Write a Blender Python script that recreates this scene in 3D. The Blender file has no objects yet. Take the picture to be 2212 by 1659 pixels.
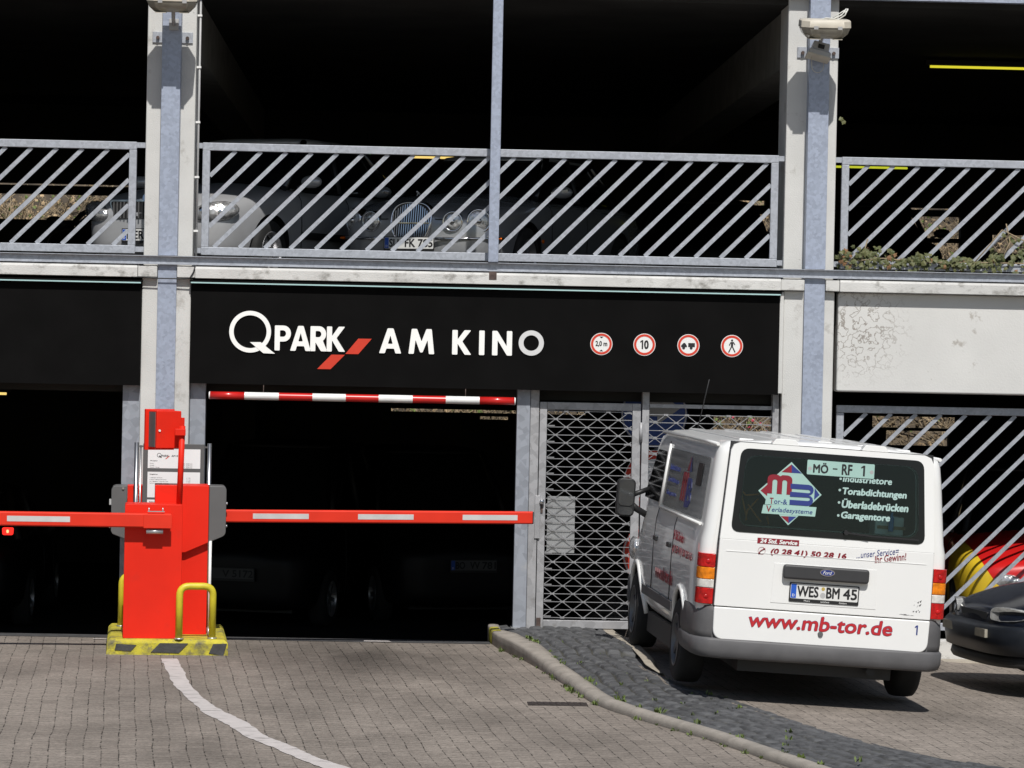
import bpy, bmesh, math, random
from math import sin, cos, tan, pi, radians, sqrt, atan2
from mathutils import Vector, Matrix, Euler

SC = bpy.context.scene
COL = SC.collection
rnd = random.Random(7)

# ------------------------------------------------------------------ camera, sky, sun, exposure
FPX = 7000.0                        # focal length in units of a 2212 px wide picture
PSI, PITCH, ROLL = radians(2.0), math.atan((829.5 - 745) / FPX), radians(1.17)
CAM = Vector((0, -30.2, 2.76))
FW = Vector((sin(PSI) * cos(PITCH), cos(PSI) * cos(PITCH), -sin(PITCH)))
R0 = Vector((cos(PSI), -sin(PSI), 0))
U0 = R0.cross(FW)
CR = cos(ROLL) * R0 + sin(ROLL) * U0
CU = -sin(ROLL) * R0 + cos(ROLL) * U0
cam_data = bpy.data.cameras.new("camera")
cam_data.sensor_width = 36
cam_data.lens = FPX / 2212 * 36
cam_data.clip_start = 0.5
cam_data.clip_end = 600
cam = bpy.data.objects.new("camera", cam_data)
COL.objects.link(cam)
m3 = Matrix((CR, CU, -FW)).transposed()
cam.matrix_world = Matrix.Translation(CAM) @ m3.to_4x4()
SC.camera = cam

SUN_TRAVEL = Vector((-0.06, 0.60, -0.77)).normalized()
to_sun = -SUN_TRAVEL
world = bpy.data.worlds.new("World")
SC.world = world
world.use_nodes = True
wn = world.node_tree
wn.nodes.clear()
wo = wn.nodes.new("ShaderNodeOutputWorld")
wb = wn.nodes.new("ShaderNodeBackground")
sky = wn.nodes.new("ShaderNodeTexSky")
sky.sky_type = 'NISHITA'
sky.sun_disc = False
sky.sun_elevation = math.asin(to_sun.z)
sky.sun_rotation = atan2(to_sun.x, to_sun.y)
sky.air_density = 1.2
sky.dust_density = 1.0
wb.inputs[1].default_value = 0.06
wn.links.new(sky.outputs[0], wb.inputs[0])
wn.links.new(wb.outputs[0], wo.inputs[0])
sun_d = bpy.data.lights.new("sun", 'SUN')
sun_d.energy = 4.2
sun_d.angle = radians(0.5)
sun_d.color = (1.0, 0.97, 0.925)
sun = bpy.data.objects.new("sun", sun_d)
sun.rotation_euler = SUN_TRAVEL.to_track_quat('-Z', 'Y').to_euler()
sun.location = (8, -40, 40)
COL.objects.link(sun)
SC.view_settings.view_transform = 'Standard'
SC.view_settings.look = 'None'
SC.view_settings.gamma = 1
SC.view_settings.exposure = 0.0
SC.render.engine = 'CYCLES'
SC.cycles.use_denoising = True
SC.cycles.max_bounces = 8

# ------------------------------------------------------------------ survey helpers
def ray(u, v):
    return FW * FPX + CR * (u - 1106) + CU * (829.5 - v)
def at(u, v, Y=0.0):
    """point of the upright plane y = Y that lies in direction (u, v)"""
    d = ray(u, v)
    return CAM + d * ((Y - CAM.y) / d.y)
def gr(u, v, z=0.0):
    d = ray(u, v)
    return CAM + d * ((z - CAM.z) / d.z)

# ------------------------------------------------------------------ materials
MATS = {}
def nodes_of(m):
    m.use_nodes = True
    nt = m.node_tree
    return nt, nt.nodes["Principled BSDF"]
def rgb(c):
    return (c[0], c[1], c[2], 1.0)
def mat(name, col, rough=0.5, metal=0.0, var=0.12, scale=4.0, bump=0.0, bscale=60.0, coat=0.0, spec=0.5, col2=None, detail=6.0,
        rvar=0.0):
    m = bpy.data.materials.new(name)
    nt, p = nodes_of(m)
    p.inputs['Roughness'].default_value = rough
    p.inputs['Metallic'].default_value = metal
    p.inputs['Specular IOR Level'].default_value = spec
    p.inputs['Coat Weight'].default_value = coat
    p.inputs['Coat Roughness'].default_value = 0.05
    tc = nt.nodes.new("ShaderNodeTexCoord")
    n = nt.nodes.new("ShaderNodeTexNoise")
    n.inputs['Scale'].default_value = scale
    n.inputs['Detail'].default_value = detail
    nt.links.new(tc.outputs['Object'], n.inputs['Vector'])
    r = nt.nodes.new("ShaderNodeValToRGB")
    a = col2 if col2 else tuple(c * (1 - var) for c in col)
    b = col if col2 else tuple(min(1, c * (1 + var)) for c in col)
    r.color_ramp.elements[0].position = 0.35
    r.color_ramp.elements[1].position = 0.65
    r.color_ramp.elements[0].color = rgb(a)
    r.color_ramp.elements[1].color = rgb(b)
    nt.links.new(n.outputs['Fac'], r.inputs[0])
    nt.links.new(r.outputs[0], p.inputs['Base Color'])
    if rvar:
        mr = nt.nodes.new("ShaderNodeMapRange")
        mr.inputs[3].default_value = max(0.02, rough - rvar)
        mr.inputs[4].default_value = min(1, rough + rvar)
        nt.links.new(n.outputs['Fac'], mr.inputs[0])
        nt.links.new(mr.outputs[0], p.inputs['Roughness'])
    if bump:
        n2 = nt.nodes.new("ShaderNodeTexNoise")
        n2.inputs['Scale'].default_value = bscale
        n2.inputs['Detail'].default_value = 4
        nt.links.new(tc.outputs['Object'], n2.inputs['Vector'])
        bn = nt.nodes.new("ShaderNodeBump")
        bn.inputs['Strength'].default_value = bump
        bn.inputs['Distance'].default_value = 0.01
        nt.links.new(n2.outputs['Fac'], bn.inputs['Height'])
        nt.links.new(bn.outputs[0], p.inputs['Normal'])
    MATS[name] = m
    return m
def emit(name, col, strength):
    m = mat(name, col, var=0.02)
    p = m.node_tree.nodes["Principled BSDF"]
    p.inputs['Emission Color'].default_value = rgb(col)
    p.inputs['Emission Strength'].default_value = strength
    return m
def stains(m, dark, scale, lo, hi, amount=1.0, stretch=(1, 1, 1), coord='Object', tex='noise', xmax=None):
    """adds dirt patches of their own shape to a material made by mat()"""
    nt, p = nodes_of(m)
    src = p.inputs['Base Color'].links[0].from_socket
    tc = nt.nodes.new("ShaderNodeTexCoord")
    mp = nt.nodes.new("ShaderNodeMapping")
    mp.inputs['Scale'].default_value = stretch
    nt.links.new(tc.outputs[coord], mp.inputs[0])
    n = nt.nodes.new("ShaderNodeTexNoise")
    n.inputs['Scale'].default_value = scale
    n.inputs['Detail'].default_value = 8
    n.inputs['Roughness'].default_value = 0.65
    nt.links.new(mp.outputs[0], n.inputs['Vector'])
    mr = nt.nodes.new("ShaderNodeMapRange")
    mr.inputs[1].default_value = lo
    mr.inputs[2].default_value = hi
    mr.inputs[4].default_value = amount
    nt.links.new(n.outputs['Fac'], mr.inputs[0])
    fac = mr.outputs[0]
    mx = nt.nodes.new("ShaderNodeMix")
    mx.data_type = 'RGBA'
    nt.links.new(fac, mx.inputs[0])
    nt.links.new(src, mx.inputs[6])
    mx.inputs[7].default_value = rgb(dark)
    nt.links.new(mx.outputs[2], p.inputs['Base Color'])
    return m

M_conc = mat('white_concrete', (0.585, 0.582, 0.562), 0.85, var=0.05, scale=2.5, bump=0.25, bscale=90)
stains(M_conc, (0.22, 0.20, 0.17), 3.2, 0.60, 0.74, 0.7)
stains(M_conc, (0.16, 0.15, 0.13), 19.0, 0.66, 0.74, 0.6)
M_ledge = mat('ledge_concrete', (0.585, 0.58, 0.56), 0.88, var=0.07, scale=4, bump=0.3, bscale=80)
stains(M_ledge, (0.13, 0.12, 0.10), 7.0, 0.52, 0.70, 0.75, stretch=(1, 1, 1.5))
M_panel = mat('spandrel_paint', (0.62, 0.615, 0.595), 0.8, var=0.04, scale=1.6, bump=0.15, bscale=60)
stains(M_panel, (0.33, 0.30, 0.26), 5.0, 0.62, 0.68, 0.7)
stains(M_panel, (0.30, 0.28, 0.25), 22.0, 0.66, 0.72, 0.6)
# algae rings near the left end of the panel
def ring_stain(m, cx, cz, rad):
    nt, p = nodes_of(m)
    src = p.inputs['Base Color'].links[0].from_socket
    tc = nt.nodes.new("ShaderNodeTexCoord")
    vo = nt.nodes.new("ShaderNodeTexNoise")
    vo.inputs['Scale'].default_value = 13
    vo.inputs['Detail'].default_value = 3
    nt.links.new(tc.outputs['Object'], vo.inputs['Vector'])
    ab = nt.nodes.new("ShaderNodeMath"); ab.operation = 'SUBTRACT'; ab.inputs[1].default_value = 0.53
    nt.links.new(vo.outputs['Fac'], ab.inputs[0])
    ab2 = nt.nodes.new("ShaderNodeMath"); ab2.operation = 'ABSOLUTE'
    nt.links.new(ab.outputs[0], ab2.inputs[0])
    mr = nt.nodes.new("ShaderNodeMapRange")
    mr.inputs[1].default_value = 0.012; mr.inputs[2].default_value = 0.03
    mr.inputs[3].default_value = 1; mr.inputs[4].default_value = 0
    nt.links.new(ab2.outputs[0], mr.inputs[0])
    vm = nt.nodes.new("ShaderNodeVectorMath"); vm.operation = 'DISTANCE'
    vm.inputs[1].default_value = (cx, 0, cz)
    nt.links.new(tc.outputs['Object'], vm.inputs[0])
    m2 = nt.nodes.new("ShaderNodeMapRange")
    m2.inputs[1].default_value = rad * 0.35; m2.inputs[2].default_value = rad
    m2.inputs[3].default_value = 0.75; m2.inputs[4].default_value = 0
    nt.links.new(vm.outputs['Value'], m2.inputs[0])
    mu = nt.nodes.new("ShaderNodeMath"); mu.operation = 'MULTIPLY'
    nt.links.new(mr.outputs[0], mu.inputs[0]); nt.links.new(m2.outputs[0], mu.inputs[1])
    mx = nt.nodes.new("ShaderNodeMix"); mx.data_type = 'RGBA'
    nt.links.new(mu.outputs[0], mx.inputs[0]); nt.links.new(src, mx.inputs[6])
    mx.inputs[7].default_value = (0.2, 0.17, 0.14, 1)
    nt.links.new(mx.outputs[2], p.inputs['Base Color'])
ring_stain(M_panel, 4.28, 2.95, 0.55)

def galv(name, col, rough=0.5, metal=0.25, var=0.16, scale=38):
    m = bpy.data.materials.new(name)
    nt, p = nodes_of(m)
    p.inputs['Roughness'].default_value = rough
    p.inputs['Metallic'].default_value = metal
    tc = nt.nodes.new("ShaderNodeTexCoord")
    v = nt.nodes.new("ShaderNodeTexVoronoi")
    v.inputs['Scale'].default_value = scale
    nt.links.new(tc.outputs['Object'], v.inputs['Vector'])
    n = nt.nodes.new("ShaderNodeTexNoise")
    n.inputs['Scale'].default_value = 5
    n.inputs['Detail'].default_value = 8
    nt.links.new(tc.outputs['Object'], n.inputs['Vector'])
    sep = nt.nodes.new("ShaderNodeSeparateColor")
    nt.links.new(v.outputs['Color'], sep.inputs[0])
    ad = nt.nodes.new("ShaderNodeMath"); ad.operation = 'ADD'
    nt.links.new(sep.outputs[0], ad.inputs[0]); nt.links.new(n.outputs['Fac'], ad.inputs[1])
    r = nt.nodes.new("ShaderNodeMapRange")
    r.inputs[1].default_value = 0.2; r.inputs[2].default_value = 1.4
    nt.links.new(ad.outputs[0], r.inputs[0])
    mx = nt.nodes.new("ShaderNodeMix"); mx.data_type = 'RGBA'
    nt.links.new(r.outputs[0], mx.inputs[0])
    mx.inputs[6].default_value = rgb(tuple(c * (1 - var) for c in col))
    mx.inputs[7].default_value = rgb(tuple(c * (1 + var) for c in col))
    nt.links.new(mx.outputs[2], p.inputs['Base Color'])
    return m
M_galv = galv('galvanised_steel', (0.37, 0.39, 0.43))
M_strip = galv('galvanised_channel', (0.33, 0.37, 0.46))
stains(M_strip, (0.2, 0.18, 0.17), 3.0, 0.62, 0.8, 0.6, stretch=(2, 2, 0.6))
M_gate = galv('gate_steel', (0.36, 0.36, 0.37), var=0.2, scale=14)
stains(M_gate, (0.17, 0.16, 0.15), 9.0, 0.55, 0.75, 0.6)
M_post = galv('post_steel', (0.30, 0.32, 0.36), var=0.2, scale=16)
stains(M_post, (0.5, 0.49, 0.46), 8.0, 0.62, 0.75, 0.5)
M_wire = mat('grille_wire', (0.34, 0.34, 0.35), 0.45, 0.4, var=0.15)
M_stainless = mat('brushed_stainless', (0.5, 0.5, 0.5), 0.28, 0.95, var=0.08)
M_dark_in = mat('unlit_concrete', (0.030, 0.029, 0.027), 0.95, var=0.25, scale=1.2, spec=0.2)  # concrete darkened in its colour to stand in for the unlit interior
M_floor_in = mat('dark_deck', (0.028, 0.028, 0.028), 0.95, var=0.2, scale=2, spec=0.15)  # deck colour likewise holds the darkness of the interior
M_sign = mat('black_signboard', (0.0045, 0.0043, 0.0043), 0.7, var=0.15, scale=3, spec=0.06)
M_signletter = mat('white_sign_letter', (0.93, 0.93, 0.90), 0.5, var=0.01)
M_signletter_o = mat('white_sign_ring', (0.66, 0.66, 0.66), 0.5, var=0.02)
M_signred = mat('red_sign_film', (0.62, 0.045, 0.02), 0.45, var=0.03)
M_acryl = mat('cyan_highlight_acrylic', (0.42, 0.62, 0.62), 0.25, var=0.05)  # acrylic edge with its bright cyan highlight put into the colour
M_alu = mat('aluminium', (0.55, 0.56, 0.57), 0.35, 0.7, var=0.06)
M_black = mat('black_plastic', (0.015, 0.015, 0.016), 0.5, var=0.1)
M_blackp = mat('black_print', (0.012, 0.012, 0.014), 0.6, var=0.05)
M_whitep = mat('white_print', (0.8, 0.8, 0.78), 0.5, var=0.02)
M_red = mat('signal_red_paint', (0.74, 0.022, 0.008), 0.5, var=0.06, scale=2, spec=0.22)
stains(M_red, (0.50, 0.030, 0.020), 3.5, 0.58, 0.72, 0.35)
stains(M_red, (0.30, 0.04, 0.03), 30.0, 0.68, 0.74, 0.4)
M_redarm = mat('arm_red_paint', (0.70, 0.036, 0.016), 0.5, var=0.06, scale=3, spec=0.22)
M_reflect = mat('grey_reflective_tape', (0.55, 0.54, 0.53), 0.5, var=0.08, scale=6)
M_greycab = mat('grey_cabinet_paint', (0.115, 0.115, 0.115), 0.5, var=0.06)
M_grip = mat('dark_grip_plastic', (0.040, 0.040, 0.042), 0.5, var=0.08)
M_greyframe = mat('grey_frame_paint', (0.10, 0.10, 0.10), 0.5, var=0.06)
M_paper = mat('white_paper', (0.78, 0.78, 0.78), 0.6, var=0.02)
M_yellow = mat('yellow_tube_paint', (0.60, 0.51, 0.03), 0.45, var=0.10, scale=8)
stains(M_yellow, (0.25, 0.17, 0.03), 14, 0.62, 0.75, 0.5)
M_yconc = mat('yellow_kerb_paint', (0.48, 0.42, 0.035), 0.8, var=0.2, scale=9, bump=0.5, bscale=70)
stains(M_yconc, (0.09, 0.085, 0.07), 7, 0.50, 0.66, 0.9)
stains(M_yconc, (0.20, 0.18, 0.10), 26, 0.55, 0.65, 0.7)
M_kblack = mat('kerb_black_paint', (0.055, 0.055, 0.055), 0.8, var=0.25, scale=12, bump=0.4)
M_barred = mat('bar_red', (0.55, 0.015, 0.012), 0.28, var=0.08, coat=0.3)
M_barwhite = mat('bar_white', (0.80, 0.80, 0.78), 0.3, var=0.06, scale=9, coat=0.3)
M_lampbody = mat('lamp_beige_plastic', (0.52, 0.48, 0.40), 0.5, var=0.08, scale=7)
M_lampglass = mat('lamp_glass', (0.30, 0.28, 0.23), 0.18, var=0.15, scale=7)
M_greyplast = mat('grey_plastic', (0.42, 0.42, 0.42), 0.5, var=0.08)
M_rust = mat('rusty_bolt', (0.10, 0.07, 0.06), 0.7, 0.3, var=0.3, scale=20)
M_cable = mat('white_cable', (0.62, 0.62, 0.58), 0.5, var=0.05)
M_tyre = mat('tyre_rubber', (0.018, 0.018, 0.018), 0.85, var=0.2, scale=10)
M_rim = mat('alloy_rim', (0.45, 0.45, 0.46), 0.35, 0.8, var=0.06)
M_rimdark = mat('steel_rim', (0.16, 0.16, 0.165), 0.45, 0.6, var=0.1)
M_smokylamp = mat('smoky_headlight', (0.34, 0.34, 0.33), 0.14, 0.1, var=0.35, scale=14, bump=0.3, bscale=40, coat=0.8)
M_mirror = mat('mirror_dark', (0.10, 0.105, 0.11), 0.06, 0.6, var=0.1, scale=8)
M_lowcar = mat('dull_black_car_paint', (0.004, 0.004, 0.005), 0.45, var=0.05, spec=0.25)
M_chrome = mat('chrome', (0.82, 0.82, 0.83), 0.08, 1.0, var=0.03)
M_glass = mat('dark_car_glass', (0.006, 0.007, 0.008), 0.06, var=0.1, spec=0.5)
M_vanwhite = mat('van_white_paint', (0.80, 0.80, 0.785), 0.38, var=0.012, scale=2, coat=0.6)
M_bumper = mat('grey_bumper_plastic', (0.098, 0.096, 0.099), 0.55, var=0.08, scale=8, bump=0.1, bscale=200)
M_vanglass0 = mat('van_window_glass', (0.010, 0.014, 0.015), 0.05, var=0.3, scale=2.0, spec=0.5)
M_frit = mat('black_window_border', (0.006, 0.006, 0.007), 0.12, var=0.1)
M_sideglass = mat('silvered_side_window', (0.20, 0.21, 0.22), 0.12, 0.25, var=0.12, scale=3)
M_lred = mat('red_lens', (0.44, 0.006, 0.006), 0.14, var=0.3, scale=25, coat=0.15, bump=0.2, bscale=120)
M_lamber = mat('amber_lens', (0.74, 0.21, 0.006), 0.14, var=0.25, scale=25, coat=0.15, bump=0.2, bscale=120)
M_lclear = mat('clear_lens', (0.62, 0.60, 0.56), 0.12, var=0.2, scale=20, coat=0.6, bump=0.2, bscale=120)
M_headl = mat('headlight_glass', (0.78, 0.79, 0.81), 0.10, 0.72, var=0.5, scale=22, bump=0.9, bscale=34, coat=0.6)
M_silver = mat('silver_car_paint', (0.48, 0.485, 0.50), 0.33, 0.35, var=0.03, coat=0.5)
M_grey = mat('grey_car_paint', (0.36, 0.37, 0.385), 0.26, 0.4, var=0.03, coat=0.7)
M_blackcar = mat('black_car_paint', (0.006, 0.006, 0.008), 0.25, var=0.05, coat=0.6)
M_navy = mat('dark_blue_car_paint', (0.005, 0.007, 0.014), 0.16, var=0.1, coat=0.0, spec=0.38)
M_navy.node_tree.nodes['Principled BSDF'].inputs['Coat Roughness'].default_value = 0.14
M_navyplast = mat('faded_bumper_plastic', (0.010, 0.012, 0.016), 0.32, var=0.2, spec=0.3)
M_redcar = mat('red_car_paint', (0.55, 0.012, 0.012), 0.3, var=0.03, coat=0.6)
M_yelcar = mat('yellow_car_paint', (0.72, 0.50, 0.03), 0.3, var=0.03, coat=0.6)
def livery():
    m = mat('red_yellow_paint', (0.55, 0.012, 0.012), 0.3, var=0.03, coat=0.6)
    nt, p = nodes_of(m); L = nt.links.new
    src = p.inputs['Base Color'].links[0].from_socket
    tc = nt.nodes.new("ShaderNodeTexCoord"); sp_ = nt.nodes.new("ShaderNodeSeparateXYZ"); L(tc.outputs['Object'], sp_.inputs[0])
    ab = nt.nodes.new("ShaderNodeMath"); ab.operation = 'ABSOLUTE'; L(sp_.outputs[0], ab.inputs[0])
    s1 = nt.nodes.new("ShaderNodeMapRange"); s1.interpolation_type = 'SMOOTHSTEP'; s1.inputs[1].default_value = 0.52; s1.inputs[2].default_value = 0.90; s1.inputs[4].default_value = 0.40
    L(ab.outputs[0], s1.inputs[0])
    y1 = nt.nodes.new("ShaderNodeMapRange"); y1.inputs[1].default_value = 1.3; y1.inputs[2].default_value = 1.1; L(sp_.outputs[1], y1.inputs[0])
    mu = nt.nodes.new("ShaderNodeMath"); mu.operation = 'MULTIPLY'; L(s1.outputs[0], mu.inputs[0]); L(y1.outputs[0], mu.inputs[1])
    df = nt.nodes.new("ShaderNodeMath"); df.operation = 'SUBTRACT'; L(sp_.outputs[2], df.inputs[0]); L(mu.outputs[0], df.inputs[1])
    st = nt.nodes.new("ShaderNodeMapRange"); st.inputs[1].default_value = 0.618; st.inputs[2].default_value = 0.622; L(df.outputs[0], st.inputs[0])
    mx = nt.nodes.new("ShaderNodeMix"); mx.data_type = 'RGBA'; mx.inputs[6].default_value = (0.72, 0.50, 0.03, 1)
    L(st.outputs[0], mx.inputs[0]); L(src, mx.inputs[7]); L(mx.outputs[2], p.inputs['Base Color'])
    return m
M_livery = livery()
M_orange = mat('orange_marker', (0.8, 0.16, 0.01), 0.25, var=0.05)
M_plate = mat('number_plate_white', (0.72, 0.72, 0.70), 0.4, var=0.03)
M_blueband = mat('plate_blue', (0.02, 0.10, 0.50), 0.4, var=0.03)
M_decred = mat('decal_dark_red', (0.23, 0.012, 0.024), 0.4, var=0.03)
M_decbright = mat('decal_red', (0.48, 0.022, 0.028), 0.4, var=0.03)
M_decblue = mat('decal_blue', (0.025, 0.042, 0.20), 0.4, var=0.03)
M_deccyan = mat('decal_pale_cyan', (0.34, 0.52, 0.47), 0.4, var=0.03)
M_decpale = mat('decal_pale_text', (0.40, 0.55, 0.52), 0.4, var=0.03)
M_twig = mat('dry_twig', (0.30, 0.235, 0.15), 0.9, var=0.5, scale=1.5)
M_leafbrown = mat('withered_leaf', (0.33, 0.24, 0.14), 0.9, var=0.6, scale=1.2)
M_leafgreen = mat('ivy_leaf', (0.060, 0.075, 0.022), 0.6, var=0.4, scale=14, col2=(0.125, 0.125, 0.045))
M_leafdead = mat('ivy_dead_leaf', (0.17, 0.09, 0.04), 0.8, var=0.3, scale=9)
M_flower = mat('pink_blossom', (0.50, 0.06, 0.10), 0.7, var=0.35, scale=4)
M_soil = mat('bank_soil', (0.075, 0.058, 0.040), 0.95, var=0.6, scale=2.2, bump=0.8, bscale=6)
M_blue_sign = mat('sign_blue', (0.02, 0.06, 0.26), 0.45, var=0.04)
M_kerb = mat('kerb_stone', (0.30, 0.27, 0.235), 0.9, var=0.14, scale=7, bump=0.35, bscale=90)
stains(M_kerb, (0.12, 0.11, 0.09), 5, 0.58, 0.78, 0.5)
M_kerbpale = mat('pale_kerb_stone', (0.36, 0.32, 0.26), 0.9, var=0.12, scale=7, bump=0.5, bscale=90)
M_cobble = mat('slate_cobble', (0.076, 0.077, 0.080), 0.7, var=0.35, scale=8, bump=0.5, bscale=60)
stains(M_cobble, (0.16, 0.14, 0.10), 6.0, 0.62, 0.76, 0.6)
stains(M_cobble, (0.05, 0.055, 0.02), 3.0, 0.60, 0.78, 0.5)
M_marking = mat('worn_road_paint', (0.53, 0.49, 0.47), 0.85, var=0.06, scale=8, bump=0.3, bscale=90)
stains(M_marking, (0.15, 0.14, 0.13), 7, 0.56, 0.64, 0.8, stretch=(0.6, 2.2, 1))
M_iron = mat('cast_iron', (0.05, 0.04, 0.036), 0.7, 0.3, var=0.2, scale=12, bump=0.5)
M_weed = mat('weed_green', (0.10, 0.14, 0.03), 0.7, var=0.4, scale=6)

PAVE_ROT = -4.8
def paving(name, base, joint, wx=0.115, ly=0.23, wob=0.02):
    m = bpy.data.materials.new(name)
    nt, p = nodes_of(m)
    p.inputs['Roughness'].default_value = 0.9
    p.inputs['Specular IOR Level'].default_value = 0.25
    L = nt.links.new
    tc = nt.nodes.new("ShaderNodeTexCoord")
    nz = nt.nodes.new("ShaderNodeTexNoise"); nz.inputs['Scale'].default_value = 0.8; nz.inputs['Detail'].default_value = 5
    L(tc.outputs['Object'], nz.inputs['Vector'])
    sb = nt.nodes.new("ShaderNodeVectorMath"); sb.operation = 'SUBTRACT'; sb.inputs[1].default_value = (0.5, 0.5, 0.5)
    L(nz.outputs['Color'], sb.inputs[0])
    sc_ = nt.nodes.new("ShaderNodeVectorMath"); sc_.operation = 'SCALE'; sc_.inputs[3].default_value = wob * 6
    L(sb.outputs[0], sc_.inputs[0])
    ad = nt.nodes.new("ShaderNodeVectorMath"); ad.operation = 'ADD'
    L(tc.outputs['Object'], ad.inputs[0]); L(sc_.outputs[0], ad.inputs[1])
    mp = nt.nodes.new("ShaderNodeMapping"); mp.inputs['Rotation'].default_value = (0, 0, radians(90 + PAVE_ROT))
    L(ad.outputs[0], mp.inputs[0])
    br = nt.nodes.new("ShaderNodeTexBrick")
    br.offset = 0.5
    br.inputs['Scale'].default_value = 1
    br.inputs['Brick Width'].default_value = ly
    br.inputs['Row Height'].default_value = wx
    br.inputs['Mortar Size'].default_value = 0.0048
    br.inputs['Mortar Smooth'].default_value = 0.3
    br.inputs['Color1'].default_value = rgb(tuple(c * 0.91 for c in base))
    br.inputs['Color2'].default_value = rgb(tuple(c * 1.08 for c in base))
    br.inputs['Mortar'].default_value = rgb(base)
    L(mp.outputs[0], br.inputs['Vector'])
    # grit
    g = nt.nodes.new("ShaderNodeTexNoise"); g.inputs['Scale'].default_value = 32; g.inputs['Detail'].default_value = 8; g.inputs['Roughness'].default_value = 0.85
    L(tc.outputs['Object'], g.inputs['Vector'])
    gr_ = nt.nodes.new("ShaderNodeMapRange"); gr_.inputs[1].default_value = 0.3; gr_.inputs[2].default_value = 0.7
    gr_.inputs[3].default_value = 0.42; gr_.inputs[4].default_value = 1.58
    L(g.outputs['Fac'], gr_.inputs[0])
    m1 = nt.nodes.new("ShaderNodeVectorMath"); m1.operation = 'SCALE'
    jn = nt.nodes.new("ShaderNodeTexNoise"); jn.inputs['Scale'].default_value = 12.0; jn.inputs['Detail'].default_value = 5
    L(tc.outputs['Object'], jn.inputs['Vector'])
    jr = nt.nodes.new("ShaderNodeMapRange"); jr.inputs[1].default_value = 0.42; jr.inputs[2].default_value = 0.58
    jr.inputs[3].default_value = 0.05; jr.inputs[4].default_value = 1.0
    L(jn.outputs['Fac'], jr.inputs[0])
    jm_ = nt.nodes.new("ShaderNodeMath"); jm_.operation = 'MULTIPLY'
    L(br.outputs['Fac'], jm_.inputs[0]); L(jr.outputs[0], jm_.inputs[1])
    jx = nt.nodes.new("ShaderNodeMix"); jx.data_type = 'RGBA'; jx.inputs[7].default_value = rgb(joint)
    L(jm_.outputs[0], jx.inputs[0]); L(br.outputs['Color'], jx.inputs[6])
    L(jx.outputs[2], m1.inputs[0]); L(gr_.outputs[0], m1.inputs[3])
    # large worn / oily patches, drawn out along the driving direction less than across it
    mp2 = nt.nodes.new("ShaderNodeMapping"); mp2.inputs['Scale'].default_value = (0.7, 0.35, 1)
    L(tc.outputs['Object'], mp2.inputs[0])
    s = nt.nodes.new("ShaderNodeTexNoise"); s.inputs['Scale'].default_value = 1.4; s.inputs['Detail'].default_value = 7
    s.inputs['Roughness'].default_value = 0.6
    L(mp2.outputs[0], s.inputs['Vector'])
    sr = nt.nodes.new("ShaderNodeMapRange"); sr.inputs[1].default_value = 0.34; sr.inputs[2].default_value = 0.62
    sr.inputs[3].default_value = 0.72; sr.inputs[4].default_value = 1.10
    L(s.outputs['Fac'], sr.inputs[0])
    m2 = nt.nodes.new("ShaderNodeVectorMath"); m2.operation = 'SCALE'
    L(m1.outputs[0], m2.inputs[0]); L(sr.outputs[0], m2.inputs[3])
    # oil darkening where cars stop in front of the barrier
    vd = nt.nodes.new("ShaderNodeVectorMath"); vd.operation = 'MULTIPLY'; vd.inputs[1].default_value = (0.72, 0.42, 0)
    L(tc.outputs['Object'], vd.inputs[0])
    vd2 = nt.nodes.new("ShaderNodeVectorMath"); vd2.operation = 'DISTANCE'; vd2.inputs[1].default_value = (-0.20, -0.72, 0)
    L(vd.outputs[0], vd2.inputs[0])
    oi = nt.nodes.new("ShaderNodeMapRange"); oi.inputs[1].default_value = 0.10; oi.inputs[2].default_value = 1.05
    oi.inputs[3].default_value = 0.40; oi.inputs[4].default_value = 1.0
    L(vd2.outputs['Value'], oi.inputs[0])
    oil = nt.nodes.new("ShaderNodeMath"); oil.operation = 'MULTIPLY_ADD'
    L(s.outputs['Fac'], oil.inputs[0]); oil.inputs[1].default_value = 0.9; oil.inputs[2].default_value = -0.45
    oi2 = nt.nodes.new("ShaderNodeMath"); oi2.operation = 'ADD'; oi2.use_clamp = True
    L(oi.outputs[0], oi2.inputs[0]); L(oil.outputs[0], oi2.inputs[1])
    mn = nt.nodes.new("ShaderNodeMath"); mn.operation = 'MINIMUM'; mn.inputs[1].default_value = 1.0
    mxm = nt.nodes.new("ShaderNodeMath"); mxm.operation = 'MAXIMUM'
    L(oi.outputs[0], mxm.inputs[0]); L(oi2.outputs[0], mxm.inputs[1])
    L(mxm.outputs[0], mn.inputs[0])
    m3_ = nt.nodes.new("ShaderNodeVectorMath"); m3_.operation = 'SCALE'
    L(m2.outputs[0], m3_.inputs[0]); L(mn.outputs[0], m3_.inputs[3])
    L(m3_.outputs[0], p.inputs['Base Color'])
    bm_ = nt.nodes.new("ShaderNodeBump"); bm_.inputs['Strength'].default_value = 0.45; bm_.inputs['Distance'].default_value = 0.012
    inv = nt.nodes.new("ShaderNodeMath"); inv.operation = 'MULTIPLY_ADD'; inv.inputs[1].default_value = -1.0
    L(jm_.outputs[0], inv.inputs[0])
    ga = nt.nodes.new("ShaderNodeMath"); ga.operation = 'MULTIPLY'; ga.inputs[1].default_value = 0.35
    L(g.outputs['Fac'], ga.inputs[0]); L(ga.outputs[0], inv.inputs[2])
    L(inv.outputs[0], bm_.inputs['Height'])
    L(bm_.outputs[0], p.inputs['Normal'])
    return m
M_pave = paving('concrete_pavers', (0.240, 0.208, 0.179), (0.038, 0.034, 0.029), 0.115, 0.125, 0.011)

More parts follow.
